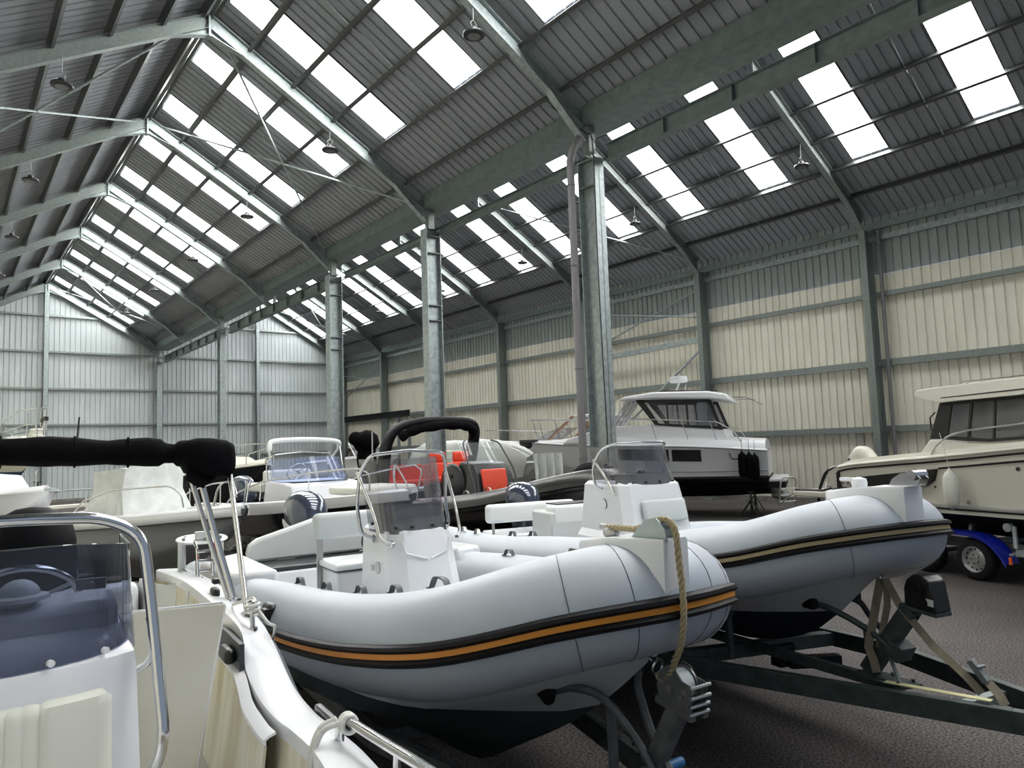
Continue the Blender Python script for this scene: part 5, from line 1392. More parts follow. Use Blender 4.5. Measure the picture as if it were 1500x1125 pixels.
outboard('outboard_engine', 'outboard engine at the stern of the black-hulled boat, beside the white console', (.29, 4.68, 1.2), -1.49, .95, 'cowl_grey')
t = thing('boat_trailer', 'trailer in deep shade under the black-hulled boat', 'trailer', (.75, -1.1, 0), -1.49, 'boat trailers'); trailer_base(t, .38, -5.6, -2.0, .55, .8, wheels=(-3.8,))

# ---------------- white and grey boat under a canvas cover
tg = thing('motor_boat', 'white and grey bow-rider with a pale canvas cover over its console, left of centre', 'motor boat', (-1.15, .15, 0), -1.15)
stG = vhull(tg, 4.9, .92, 1.28, 1.50, .42, 'gel_grey', 'gel_grey', .45, stem=.34, full=.5, gw=.22)
g = G()
for s in (1, -1):
    rows = []; rows2 = []
    for x in frange(-4.9, -.04, 20):
        kz, cy, cz, sy, sz = interp(stG, x); rows.append([V((x, s * (sy + .008), sz - .14)), V((x, s * (sy + .03), sz - .12)), V((x, s * (sy + .035), sz - .03)), V((x, s * (sy - .03), sz + .02))])
        rows2.append([V((x, s * (sy + .006), sz - .155)), V((x, s * (sy + .020), sz - .15)), V((x, s * (sy + .02), sz - .135)), V((x, s * (sy + .006), sz - .13))])
    g.sheet(rows, .01 * s)
    g2 = G(); g2.loft(rows2); g2.build('rubbing_strake', 'plastic_dark', tg)
g.build('topside_band', 'gel_white', tg, ang=60)
g = G(); g.sheet([[V((x, y * k, z + .03 * (1 - k * k))) for k in (-1, -.5, 0, .5, 1)] for x, y, z in ((-4.8, .72, 1.24), (-3.3, .75, 1.27), (-1.6, .73, 1.36), (-1.0, .58, 1.42), (-.5, .36, 1.46), (-.06, .04, 1.51))], -.03); g.build('deck', 'gel_white', tg, ang=60)
random.seed(11)
g = G()
B_ = [(-2.95, -.30), (-2.2, -.32), (-2.12, .2), (-2.2, .72), (-2.95, .72), (-3.05, .2)]
Z_ = [2.0, 2.05, 2.13, 2.07, 2.03, 2.02]
lo = [V((x - (.14 if x < -2.5 else -.12), (y - .2) * 1.1 + .2, 1.36)) for x, y in B_]; mid = [V((x + (.0 if i % 2 else .04), y * .97, 1.7)) for i, (x, y) in enumerate(B_)]; hi = [V((x * .985, (y - .2) * .96 + .2, z)) for (x, y), z in zip(B_, Z_)]
def refine(r_, k=4): return [r_[i].lerp(r_[(i + 1) % len(r_)], j / k) + V((random.uniform(-.012, .012), random.uniform(-.012, .012), random.uniform(-.008, .008))) for i in range(len(r_)) for j in range(k)]
L_ = [refine(q) for q in (lo, mid, hi)]
rings = [L_[0]] + [[a.lerp(b, f) for a, b in zip(L_[0], L_[1])] for f in (.33, .66)] + [L_[1]] + [[a.lerp(b, f) for a, b in zip(L_[1], L_[2])] for f in (.33, .66)] + [L_[2]]
g.loft(rings); g.build('canvas_cover', 'canvas_grey', tg, ang=70)
for s in (1, -1):
    rail(tg, [(-2.55, s * .86, 1.38), (-2.25, s * .86, 1.62), (-1.6, s * .84, 1.77), (-.45, s * .70 if s > 0 else s * .86, 1.82), (-.28, s * .82 if s < 0 else .6, 1.72), (-.26, s * .80 if s < 0 else .58, 1.54)] if s < 0 else [(-2.55, .86, 1.38), (-2.25, .86, 1.62), (-1.6, .78, 1.75), (-.9, .56, 1.80), (-.75, .5, 1.6)], .012, 'side_rail', rad=.08)
    g = G()
    for x, z0 in ((-2.2, 1.34), (-1.5, 1.4)): g.cyl((x, s * .84, z0), (x, s * .845, z0 + .34), .010, n=6)
    g.build('rail_post', 'stainless', tg)
rail(tg, [(-.32, -.28, 1.52), (-.26, -.27, 1.74), (-.18, -.24, 1.83), (-.05, -.05, 1.86), (.02, .0, 1.84), (-.05, .05, 1.86), (-.18, .24, 1.83), (-.26, .27, 1.74), (-.32, .28, 1.52)], .013, 'pulpit')
g = G(); g.cyl((-.05, 0, 1.55), (.0, 0, 1.84), .011); g.ell((-.62, 0, 1.50), (.07, .03, .03)); g.build('bow_cleat', 'stainless', tg)
t = thing('boat_trailer', 'trailer in deep shade under the canvas-covered boat', 'trailer', (-1.15, .15, 0), -1.15, 'boat trailers'); trailer_base(t, .36, -4.5, -1.8, .5, .5, wheels=(-3.0,))

# ---------------- white bow at the far left
tl1 = thing('motor_boat', 'white bow of a motor boat with anchor roller, cut by the left frame edge', 'motor boat', (-2.99, 4.5, 0), -1.2)
stL = vhull(tl1, 5.5, 1.1, 1.45, 1.74, .6, 'gel_white', 'gel_white', .65, stem=.36, full=.45, gw=.3)
g = G(); g.sheet([[V((x, y * k, z + .06 * (1 - k * k))) for k in (-1, -.5, 0, .5, 1)] for x, y, z in ((-5.4, .85, 1.42), (-2.2, .82, 1.56), (-1.2, .62, 1.64), (-.6, .36, 1.70), (-.06, .05, 1.74))], -.04); g.build('foredeck', 'gel_white', tl1, ang=60)
g = G(); wsolid(g, [(-1.9, 1.6), (-2.2, 1.95), (-4.4, 2.05), (-4.5, 1.45)], lambda z: .74 - .2 * (z - 1.5)); g.build('cuddy', 'gel_white', tl1, bevel=.05)
rail(tl1, [(-1.6, -.6, 1.66), (-1.62, -.6, 2.02), (-1.1, -.4, 2.06)], .012, 'bow_rail'); rail(tl1, [(-1.6, .6, 1.66), (-1.62, .6, 2.02), (-1.1, .4, 2.06)], .012, 'bow_rail')
g = G(); g.box((.0, 0, 1.73), (.34, .10, .03)); g.build('anchor_roller', 'galvanised', tl1)
t = thing('boat_trailer', 'light trailer with winch post under the white bow at far left', 'trailer', (-2.99, 4.5, 0), -1.2, 'boat trailers'); trailer_base(t, .5, -5.0, -1.9, .5, .6, wheels=(-3.4,), m='galvanised_old')
g = G(); g.beam((-.05, 0, .55), (-.12, 0, 1.18), .05, .05, up=(1, 0, 0)); g.beam((-.45, .0, .58), (-.1, 0, 1.0), .04, .04); g.build('winch_post', 'galvanised_old', t)

# ---------------- navy cabin boat
tn = thing('motor_boat', 'navy-hulled boat with cream deck and high pulpit rail, behind the folded white bimini', 'motor boat', (1.46, 6.63, 0), -1.45)
stN = vhull(tn, 6.0, 1.25, 1.55, 1.98, .5, 'hull_navy', 'antifoul_black', .7, stem=.32, full=.4, gw=.15, gm='gel_cream')
g = G(); g.sheet([[V((x, y * k, z + .08 * (1 - k * k))) for k in (-1, -.5, 0, .5, 1)] for x, y, z in ((-5.9, 1.1, 1.52), (-3.2, 1.1, 1.70), (-1.6, .84, 1.86), (-.7, .46, 1.94), (-.06, .05, 1.99))], -.04); g.build('foredeck', 'gel_cream', tn, ang=60)
g = G(); wsolid(g, [(-1.6, 1.85), (-2.3, 2.12), (-4.8, 2.2), (-5.0, 1.6)], lambda z: .85 - .25 * (z - 1.6)); g.build('cuddy', 'gel_cream', tn, bevel=.06)
for s in (1, -1):
    rail(tn, [(-3.4, s * 1.15, 1.72), (-3.3, s * 1.12, 2.20), (-1.5, s * .86, 2.36), (-.35, s * .34, 2.42), (.1, 0, 2.42)], .014, 'pulpit_rail')
    rail(tn, [(-3.3, s * 1.12, 1.95), (-1.5, s * .86, 2.12), (-.3, s * .32, 2.18)], .009, 'middle_rail')
    g = G()
    for x, y, z in ((-2.4, 1.0, 1.76), (-1.5, .86, 1.86), (-.35, .34, 1.95)): g.cyl((x, s * y, z), (x, s * y, z + .5), .012, n=6)
    g.build('rail_post', 'stainless', tn)
    g = G(); g.box2((-2.9, s * 1.235 - .004, 1.40), (-2.1, s * 1.235 + .004, 1.415)); g.box2((-4.0, s * 1.25 - .004, 1.34), (-3.2, s * 1.25 + .004, 1.355)); g.build('hull_line', 'gel_white', tn)
for x in (-1.5, -4.6): stand(tn, x, -.55, .62); stand(tn, x, .55, .62)

# ---------------- sailing boat far left
ts = thing('sailing_boat', 'blue-bottomed sailing boat raised on props, behind the black bimini at far left', 'sailing boat', (-1.85, 18.3, 0), -1.3)
stS = vhull(ts, 6.5, 1.15, 2.75, 2.95, 1.35, 'gel_cream', 'hull_blue', 1.88, stem=.4, full=.4, chine=.6, gw=.1, gm='gel_cream')
g = G(); g.sheet([[V((x, y * k, z + .08 * (1 - k * k))) for k in (-1, -.5, 0, .5, 1)] for x, y, z in ((-6.4, 1.05, 2.74), (-3.2, 1.05, 2.82), (-1.4, .68, 2.90), (-.06, .05, 2.96))], -.04); g.build('deck', 'gel_cream', ts, ang=60)
g = G(); wsolid(g, [(-1.8, 2.88), (-2.4, 3.12), (-4.3, 3.15), (-4.4, 2.8)], lambda z: .65 - .3 * (z - 2.8)); g.build('cabin', 'gel_cream', ts, bevel=.05)
g = G(); g.lathe([(.26, 0), (.26, .10), (.20, .14), (.20, .26), (.22, .28), (.15, .34), (.0, .34)], (-.5, .1, 2.96), n=16); g.build('furler_drum', 'vinyl_cream', ts)
for s in (1, -1):
    rail(ts, [(-1.6, s * .62, 2.9), (-1.5, s * .6, 3.5), (-.8, s * .34, 3.9), (.05, s * .14, 3.95), (.12, 0, 3.95)], .02, 'pulpit')
    rail(ts, [(-1.5, s * .6, 3.2), (-.4, s * .25, 3.42), (.05, s * .14, 3.42), (.1, s * .12, 2.95)], .016, 'pulpit')
    rail(ts, [(.06, s * .14, 3.95), (.08, s * .13, 3.4), (.1, s * .12, 2.95)], .018, 'pulpit')
g = G(); g.cyl((-1.0, .0, 2.9), (-1.0, .0, 3.85), .02); g.cyl((-.3, .22, 2.95), (-.3, .26, 3.9), .02); g.build('rail_post', 'stainless', ts)
g = G(); g.box((-1.2, .55, 3.62), (.14, .14, .16)); g.box((.05, .15, 3.6), (.12, .12, .14)); g.build('nav_light', 'plastic_black', ts)
g = G(); g.cyl((-4.4, -.2, 3.22), (-.9, -.55, 3.10), .05); g.box((-2.2, -.3, 3.30), (.7, .4, .2)); g.cyl((-3.0, .3, 3.2), (-1.2, .3, 3.24), .035); g.beam((-1.7, -.5, 3.0), (-1.5, -.5, 3.5), .05, .05); g.build('lowered_mast', 'galvanised_old', ts)
g = G(); g.cyl((.3, 1.0, 2.75), (.36, 1.05, 3.65), .028); g.cyl((-.5, .8, 2.8), (.3, 1.0, 2.78), .022); g.build('bow_staff', 'plastic_black', ts)
for x in (-1.4, -4.8): stand(ts, x, -.5, 1.5); stand(ts, x, .5, 1.5)
g = G(); g.sheet([[V((-4.2, y, z)) for z in (.35, 1.45)] for y in (-.03, .03)], .8); g.build('keel', 'hull_blue', ts)
# low rack by the gable
t = thing('storage_rack', 'low wheeled metal rack with curved bar near the back wall at left', 'rack', (-1.3, 13.4, 0), .1)
g = G(); g.box((0, 0, .95), (1.9, .5, .07)); g.build('shelf', 'vinyl_cream', t)
g = G(); rp_ = round_path([(-.85, 0, .98), (-.85, 0, 1.28), (-.5, 0, 1.38), (.4, 0, 1.38), (.6, 0, 1.1)], .12); g.tube(rp_, .022, 8); g.build('top_bar', 'galvanised_old', t)
for x in (-.85, .85):
    for y in (-.2, .2):
        g = G(); g.beam((x, y, 0), (x, y, .92), .05, .05, up=(1, 0, 0)); g.build('leg', 'galvanised_old', t)
# black wrapped engine by the far column
t = thing('covered_engine', 'spare outboard wrapped in black sheeting on a stand, beside the third column', 'outboard engine', (6.15, 10.9, 0), .3)
random.seed(5); g = G()
def blob(g, c, rad, n=14, m=9, amp=.06):
    o = len(g.v); g.ell(c, rad, n, m); g.v[o:] = [(x + random.uniform(-amp, amp) * rad[0], y + random.uniform(-amp, amp) * rad[1], z + random.uniform(-amp, amp) * rad[2]) for x, y, z in g.v[o:]]
blob(g, (0, 0, 2.45), (.42, .42, .36)); blob(g, (.05, .05, 1.95), (.32, .32, .5)); blob(g, (-.42, 0, 2.55), (.28, .22, .22)); g.build('wrapping', 'fabric_black', t, ang=50)
g = G(); g.beam((0, 0, 0), (0, 0, 1.6), .12, .12, up=(1, 0, 0)); g.box((0, 0, .04), (1.0, .8, .08)); g.build('stand', 'galvanised_old', t)
g = G(); g.cyl((-.18, -.45, 1.2), (-.18, -.45, 2.75), .022); g.build('pole', 'stainless', t)

# ---------------- cabin cruiser on stands
tc = thing('cabin_cruiser', 'white cabin cruiser with radar mast and black bottom standing on props near the right wall', 'cabin cruiser', (13.95, 1.6, 0), 2.08); tc.scale = (.885, 1, 1)
st = [(0, .56, 1.18, .98, 1.33, 1.82), (2, .50, 1.18, 1.0, 1.36, 1.97), (4, .52, 1.08, 1.05, 1.30, 2.05), (5.5, .74, .82, 1.18, 1.08, 2.10), (6.6, 1.02, .48, 1.42, .74, 2.15), (7.4, 1.42, .2, 1.70, .40, 2.20), (7.9, 1.85, .05, 1.98, .14, 2.24), (8.1, 2.14, .005, 2.16, .02, 2.26)]
make_hull(tc, st, lambda x: 1.12, 'gel_white', 'antifoul_black', frange(0, 8.1, 34), .14)
gunwale(tc, st, frange(0, 8.05, 30), .12, 'gel_white')
for dz, m_, h_ in ((-.035, 'plastic_black', .018), (-.72, 'plastic_black', .03), (-.56, 'gel_grey', .012)):
    g = G()
    for s in (1, -1):
        rows = []
        for x in frange(.02, 7.9 if dz > -.1 else 5.2, 30):
            kz, cy, cz, sy, sz = interp(st, x); z = sz + dz if dz > -.1 else 1.82 + dz - .0 * x; yy = None
            pts = side_curve(kz, cy, cz, sy, sz, .14)
            for a, b in zip(pts, pts[1:]):
                if a[1] <= z <= b[1] and b[1] > a[1]: yy = a[0] + (b[0] - a[0]) * (z - a[1]) / (b[1] - a[1])
            if yy is None: continue
            rows.append([V((x, s * (yy - .01), z - h_)), V((x, s * (yy + .012), z - h_)), V((x, s * (yy + .012), z + h_)), V((x, s * (yy - .01), z + h_))])
        if rows: g.loft(rows)
    g.build('hull_line', m_, tc)
g = G()  # side decks / coaming
rows = []
for x in frange(.05, 8.0, 24):
    kz, cy, cz, sy, sz = interp(st, x); top = .24 * min(1, max(0, (7.9 - x) / 2.5)); w_ = max(sy - .02, .01)
    rows.append([V((x, -w_, sz)), V((x, -w_ * .93, sz + top * .75)), V((x, -w_ * .82, sz + top)), V((x, 0, sz + top + .05)), V((x, w_ * .82, sz + top)), V((x, w_ * .93, sz + top * .75)), V((x, w_, sz))])
g.loft(rows, cap=True); g.build('deck', 'gel_white', tc, ang=50)
wc = lambda z: 1.0 - .13 * (z - 2.2)
g = G(); wsolid(g, [(1.1, 2.05), (1.25, 2.42), (2.2, 2.5), (3.4, 2.62), (5.1, 2.62), (6.4, 2.30), (6.6, 2.15)], wc); g.build('cabin', 'gel_white', tc, bevel=.04)
g = G(); wsolid(g, [(.95, 3.16), (1.15, 3.40), (1.7, 3.50), (3.4, 3.56), (4.35, 3.48), (4.62, 3.36), (3.4, 3.36), (1.7, 3.27), (1.35, 3.22)], lambda z: 1.04 - .25 * (z - 3.2)); g.build('cabin_roof', 'gel_white', tc, bevel=.05)
g = G(); wsolid(g, [(1.32, 2.42), (2.2, 2.50), (3.35, 2.62), (3.75, 3.10), (3.9, 3.34), (1.62, 3.26)], wc, -.012, .008); g.build('side_window', 'screen_smoke', tc)
for poly in ([(3.25, 2.60), (3.42, 2.62), (4.05, 3.36), (3.78, 3.36)], [(1.28, 2.40), (1.40, 2.42), (1.72, 3.27), (1.62, 3.27)], [(1.40, 2.42), (3.35, 2.6), (3.38, 2.66), (1.42, 2.50)], [(1.6, 3.18), (3.9, 3.27), (3.95, 3.36), (1.62, 3.27)], [(2.32, 2.55), (2.38, 2.55), (2.42, 3.30), (2.36, 3.30)], [(2.95, 2.6), (3.0, 2.6), (3.04, 3.3), (2.99, 3.3)]):
    g = G(); wsolid(g, poly, wc, -.008, .02); g.build('window_pillar', 'plastic_black', tc)
g = G()
for y in (-.8, -.27, .27, .8): g.beam((4.95, y, 2.60), (4.30, y * .92, 3.38), .06, .04)
g.build('windscreen_post', 'gel_white', tc)
g = G(); g.sheet([[V((4.95, y, 2.62)) for y in (-.9, 0, .9)], [V((4.32, y * .9, 3.36)) for y in (-.9, 0, .9)]], .008); g.build('windscreen', 'screen_smoke', tc)
g = G(); g.sheet([[V((1.42, y, 2.5)) for y in (.86, .7, .8, .62)], [V((1.62, y, 3.25)) for y in (.86, .7, .8, .62)]], .01); g.sheet([[V((x, .84, z)) for x in (1.75, 1.85, 1.95, 2.05)] for z in (2.5, 3.25)], .01); g.build('curtain', 'vinyl_grey', tc)
HB_C1 = 1
g = G()
for s in (1, -1): g.tube([(1.10, s * 1.345, 1.76), (1.04, s * 1.345, 1.60), (.5, s * 1.345, 1.555)], .018, 6)
g.build('hull_trim', 'plastic_black', tc)
for s in (1, -1):
    pr_ = [(.75, s * 1.22, 2.05), (.95, s * 1.2, 2.35), (1.45, s * 1.17, 2.62), (2.8, s * 1.17, 2.72), (4.2, s * 1.13, 2.82), (5.5, s * 1.0, 2.86), (7.0, s * .55, 2.92), (8.05, s * .22, 2.95), (8.2, 0, 2.95)]
    rail(tc, pr_, .016, 'guard_rail')
    g = G()
    for x, y, z0, z1 in ((1.46, 1.22, 2.1, 2.62), (2.33, 1.24, 2.15, 2.68), (3.33, 1.22, 2.2, 2.76), (5.0, 1.08, 2.25, 2.84), (6.8, .62, 2.3, 2.90), (7.75, .28, 2.28, 2.94)): g.cyl((x, s * y, z0), (x + .18, s * y * .97, z1), .012, n=6)
    g.build('rail_post', 'stainless', tc)
g = G(); g.box((8.2, 0, 2.28), (.7, .26, .10)); g.ell((8.35, 0, 2.16), (.26, .14, .14)); g.build('anchor', 'plastic_dark', tc, bevel=.01)
g = G(); g.beam((2.9, 0, 3.52), (2.72, 0, 3.86), .12, .05); g.beam((2.6, 0, 3.5), (2.5, 0, 3.78), .03, .03); g.build('mast', 'gel_white', tc)
g = G(); g.lathe([(.0, 0), (.28, .0), (.30, .04), (.30, .12), (.27, .17), (.0, .18)], (2.75, 0, 3.86), n=22); g.build('radar_dome', 'gel_white', tc)
g = G()
for y in (-.7, .7): g.tube([(1.0, y, 3.3), (.6, y * .9, 3.28), (.35, 0, 3.22)], .012, 6)
g.cyl((.6, .3, 3.3), (.1, .5, 3.05), .010, n=6); g.build('roof_rack', 'stainless', tc)
g = G(); g.beam((1.4, -.8, 3.50), (3.2, -.8, 3.58), .02, .03); g.beam((1.4, .8, 3.50), (3.2, .8, 3.58), .02, .03); g.build('handrail', 'plastic_dark', tc)
g = G(); g.box2((-.5, -1.2, .96), (.02, 1.2, 1.04)); g.build('swim_platform', 'gel_white', tc, bevel=.02)
g = G(); g.box2((-.45, -1.2, .80), (.02, 1.2, .955)); g.build('transom_step', 'antifoul_black', tc)
g = G(); g.ell((-.25, .3, .55), (.28, .1, .12)); g.cyl((-.5, .3, .5), (-.2, .3, .52), .10); g.ell((-.1, .3, .72), (.14, .12, .2)); g.build('stern_drive', 'galvanised_old', tc)
for x, y in ((.6, .8), (.6, -.8), (3.9, .72), (3.9, -.72), (5.6, 0)): stand(tc, x, y, .64 + (.12 if x > 5 else .03))
for i, (x, z) in enumerate(((.52, 1.43), (.34, 1.40), (.20, 1.36))):
    p = Matrix.Rotation(2.08, 4, 'Z') @ V((x + .12, 1.47, 0)) + V((13.95, 1.6, 0))
    g = G(); g.lathe([(.02, -.33), (.09, -.29), (.11, -.2), (.11, .2), (.09, .29), (.03, .34), (.025, .38), (.01, .38)], (0, 0, 0), n=14); g.cyl((0, 0, .38), (0, 0, .72), .006, n=5)
    o = g.build('fender', 'fabric_black', loc=(p.x, p.y, z), ang=60); tag(o, ['leftmost of three black fenders hanging at the stern of the radar cruiser', 'middle black fender of three on the radar cruiser', 'rightmost black fender of three, at the transom corner of the radar cruiser'][i], 'fender', 'black fenders on the cruiser')

hull_band(tc, st, frange(1.95, 2.85, 8), lambda x, sz: 1.70 + .03 * (x - 1.9), .16, 'glass_dark', .14, 'hull_window')
hull_band(tc, st, frange(2.95, 4.6, 10), lambda x, sz: 1.74 + .03 * (x - 2.9), .16, 'glass_dark', .14, 'hull_window')
# ---------------- sports cruiser behind it
to = thing('sports_cruiser', 'white sports cruiser with brown-edged arch and raked screen, behind the radar cruiser', 'motor boat', (12.4, 12.9, 0), 1.9)
stO = vhull(to, 7.5, 1.2, 1.95, 2.25, .7, 'gel_white', 'gel_grey', .9, stem=.3, full=.4, gw=.12)
g = G(); g.sheet([[V((x, y * k, z + .12 * (1 - k * k))) for k in (-1, -.5, 0, .5, 1)] for x, y, z in ((-7.4, 1.05, 1.95), (-3.2, 1.08, 2.10), (-1.6, .84, 2.2), (-.7, .46, 2.24), (-.06, .05, 2.26))], -.04); g.build('foredeck', 'gel_white', to, ang=60)
g = G(); g.sheet([[V((-2.1 - .5 * abs(y), y, 2.22)) for y in (-.95, -.5, 0, .5, .95)], [V((-3.1 - .5 * abs(y), y * .85, 2.72)) for y in (-.95, -.5, 0, .5, .95)]], .01); g.build('windscreen', 'screen_smoke', to)
g = G(); g.tube([V((-3.1 - .5 * abs(y), y * .85, 2.73)) for y in (-.95, -.5, 0, .5, .95)], .02, 6); g.build('screen_frame', 'alu', to)
g = G(); 
for s in (1, -1): g.beam((-3.2, s * 1.0, 2.2), (-4.3, s * .85, 3.12), .22, .05)
g.build('arch_leg', 'tan_arch', to)
g = G(); g.box2((-5.4, -.9, 3.08), (-4.2, .9, 3.16)); g.build('arch_top', 'gel_white', to, bevel=.03)
g = G(); g.lathe([(.12, 0), (.14, .04), (.12, .1), (.0, .12)], (-4.6, 0, 3.16), n=14); g.box((-4.6, 0, 3.32), (.16, .2, .1)); g.build('searchlight', 'gel_white', to)
for s in (1, -1): rail(to, [(-3.0, s * 1.05, 2.15), (-2.9, s * 1.02, 2.6), (-1.4, s * .78, 2.72), (-.2, s * .3, 2.78), (.1, 0, 2.78)], .014, 'pulpit_rail')
for x in (-1.9, -5.6): stand(to, x, -.55, .82); stand(to, x, .55, .82)
# ---------------- shrink-wrapped boat
tw = thing('wrapped_boat', 'boat shrouded in loose clear film and grey sheet, left of the cruiser bow', 'motor boat', (7.3, 3.95, 0), -1.6)
stW = vhull(tw, 5.5, 1.05, 1.5, 1.75, .55, 'gel_shade', 'gel_grey', .6, stem=.3, full=.4, gw=.12)
g = G(); wsolid(g, [(-1.7, 1.65), (-2.5, 2.1), (-4.4, 2.1), (-4.6, 1.55)], lambda z: .8 - .1 * (z - 1.6)); g.build('cabin', 'gel_cream', tw, bevel=.05)
random.seed(21); rows = []
for x in frange(-5.0, -.2, 16):
    kz, cy, cz, sy, sz = interp(stW, x); t0 = 2.35 - .5 * max(0, (x + 2.2) / 2.2) ** 2; row = []
    for a in frange(-1, 1, 18):
        y = a * (sy + .14); z = sz - .35 + (t0 - sz + .35) * (1 - abs(a) ** 3); row.append(V((x + random.uniform(-.03, .03), y + random.uniform(-.03, .03), z + random.uniform(-.04, .04))))
    rows.append(row)
g = G(); g.sheet(rows, .004); g.build('film_cover', 'film_clear', tw, ang=20)
g = G(); rows = []
for k in range(12):
    y = -.2 + .09 * k; rows.append([V((.10 + .06 * math.sin(k * 2.1), y, 1.95)), V((.13 + .08 * math.sin(k * 2.1 + .4), y, 1.5)), V((.1 + .10 * math.sin(k * 2.1 + 1), y, .95))])
g.sheet(rows, .004); g.build('hanging_sheet', 'canvas_grey', tw, ang=60)
for x in (-1.6, -4.2): stand(tw, x, -.45, .62); stand(tw, x, .45, .62)
# small boats far away between
tq = thing('motor_boat', 'distant white motor boat with lit windscreen, seen under the black arch', 'motor boat', (9.9, 15.5, 0), -1.5)
stQ = vhull(tq, 6.5, 1.1, 1.7, 2.0, .6, 'gel_white', 'gel_grey', .8, full=.4)
g = G(); g.sheet([[V((x, y * k, z + .1 * (1 - k * k))) for k in (-1, -.5, 0, .5, 1)] for x, y, z in ((-6.4, .95, 1.7), (-3.2, .95, 1.85), (-1.4, .7, 1.95), (-.06, .05, 2.0))], -.04); g.build('foredeck', 'gel_white', tq, ang=60)
g = G(); g.sheet([[V((-2.0, y, 1.98)) for y in (-.8, 0, .8)], [V((-2.7, y * .85, 2.50)) for y in (-.8, 0, .8)]], .01); g.build('windscreen', 'screen_clear', tq)
g = G()
for y in (-.8, -.27, .27, .8): g.beam((-2.0, y, 1.98), (-2.7, y * .85, 2.5), .04, .03)
g.tube([(-2.7, -.68, 2.5), (-2.7, .68, 2.5)], .02, 6); g.build('screen_frame', 'gel_white', tq)
for x in (-1.6, -4.8): stand(tq, x, -.5, .72); stand(tq, x, .5, .72)

# ---------------- right-hand cabin cruiser on its trailer
tr = thing('cabin_cruiser', 'cream cabin cruiser with dark windows and black hull stripe on the right frame edge', 'cabin cruiser', (8.54, -5.71, 0), -1.92)
st = [(-2.25, .50, 1.12, .86, 1.26, 1.50), (-1.9, .50, 1.14, .86, 1.29, 1.62), (-1.0, .50, 1.15, .87, 1.31, 1.71), (0, .50, 1.14, .88, 1.31, 1.79), (1.5, .50, 1.06, .92, 1.25, 1.93), (2.8, .60, .80, 1.02, 1.02, 2.03), (3.8, .88, .46, 1.24, .68, 2.10), (4.5, 1.30, .18, 1.54, .34, 2.16), (4.9, 1.75, .03, 1.85, .08, 2.20)]
make_hull(tr, st, lambda x: .93, 'gel_cream', 'antifoul_black', frange(-2.25, 4.9, 34), .05)
gunwale(tr, st, frange(-1.95, 4.85, 30), .22, 'gel_cream')
hull_band(tr, st, frange(-2.0, 4.6, 30), lambda x, sz: sz - .085, .014, 'plastic_black')
hull_band(tr, st, frange(.05, 4.6, 24), lambda x, sz: sz - .19, .014, 'plastic_black')
hull_band(tr, st, frange(-1.2, 4.2, 24), lambda x, sz: 1.06, .016, 'gel_shade')
hull_band(tr, st, frange(-1.2, 4.2, 24), lambda x, sz: 1.00, .014, 'plastic_black')
g = G()
for s in (1, -1): g.ext([(-1.70, 1.27), (-.45, 1.31), (-.2, 1.33), (-.05, 1.42), (.04, 1.60), (-1.60, 1.42)], 'xz', s * 1.24, s * 1.318); g.ext([(-2.02, 1.50), (-1.96, 1.50), (-2.02, 1.22), (-2.16, 1.20), (-2.16, 1.17), (-1.98, 1.19)], 'xz', s * 1.2, s * 1.296); g.ext([(-1.96, 1.215), (-1.5, 1.235), (-1.5, 1.26), (-1.96, 1.24)], 'xz', s * 1.2, s * 1.31)
g.build('hull_graphic', 'plastic_black', tr)
g = G()
for x, z in ((1.3, 1.62), (.53, 1.13), (-1.86, 1.32), (-1.74, 1.32), (-.0, 1.33)):
    g.cyl((x, -1.325, z), (x, -1.30, z), .03 if x > 0 else .018, n=14)
g.build('skin_fitting', 'stainless', tr)
rows = []
g = G()
for x in frange(-2.2, 4.8, 22):
    kz, cy, cz, sy, sz = interp(st, x); top = .10; w_ = max(sy - .14, .01)
    rows.append([V((x, -w_, sz - .02)), V((x, -w_ * .97, sz + top * .8)), V((x, 0, sz + top + .02)), V((x, w_ * .97, sz + top * .8)), V((x, w_, sz - .02))])
g.loft(rows, cap=True); g.build('deck', 'gel_cream', tr, ang=50)
wr = lambda z: 1.02 - .14 * (z - 2.0)
g = G(); wsolid(g, [(-.55, 1.72), (-.30, 2.04), (.2, 2.0), (.7, 1.98), (3.4, 2.12), (4.1, 1.98), (3.9, 1.85)], wr); g.build('cabin', 'gel_cream', tr, bevel=.03)
g = G(); wsolid(g, [(-.52, 2.74), (-.46, 2.82), (-.2, 2.84), (.9, 2.86), (2.4, 2.86), (2.7, 2.78), (1.2, 2.62), (.0, 2.60), (-.30, 2.66)], lambda z: 1.08 - .3 * (z - 2.6)); g.build('cabin_roof', 'gel_cream', tr, bevel=.012)
g = G(); wsolid(g, [(-.28, 2.05), (-.12, 2.04), (.35, 2.0), (.7, 1.985), (3.3, 2.12), (2.5, 2.66), (-.08, 2.60)], wr, -.012, .008); g.build('side_window', 'screen_tint_dark', tr)
for poly in ([(-.28, 2.05), (.02, 2.04), (.10, 2.6), (-.12, 2.6)], [(0, 2.04), (.7, 1.985), (3.3, 2.12), (3.25, 2.16), (.7, 2.03), (0, 2.09)], [(.35, 2.02), (.39, 2.02), (.44, 2.62), (.40, 2.62)], [(.75, 2.0), (.78, 2.0), (.80, 2.62), (.77, 2.62)], [(-.1, 2.55), (2.6, 2.60), (2.6, 2.66), (-.08, 2.60)]):
    g = G(); wsolid(g, poly, wr, -.006, .02); g.build('window_pillar', 'plastic_black', tr)
g = G()
for x0, x1 in ((.10, .18), (.46, .62), (.86, .96)): g.sheet([[V((x, -.90, z)) for x in frange(x0, x1, 4)] for z in (2.1, 2.58)], .01)
g.build('curtain', 'vinyl_grey', tr)
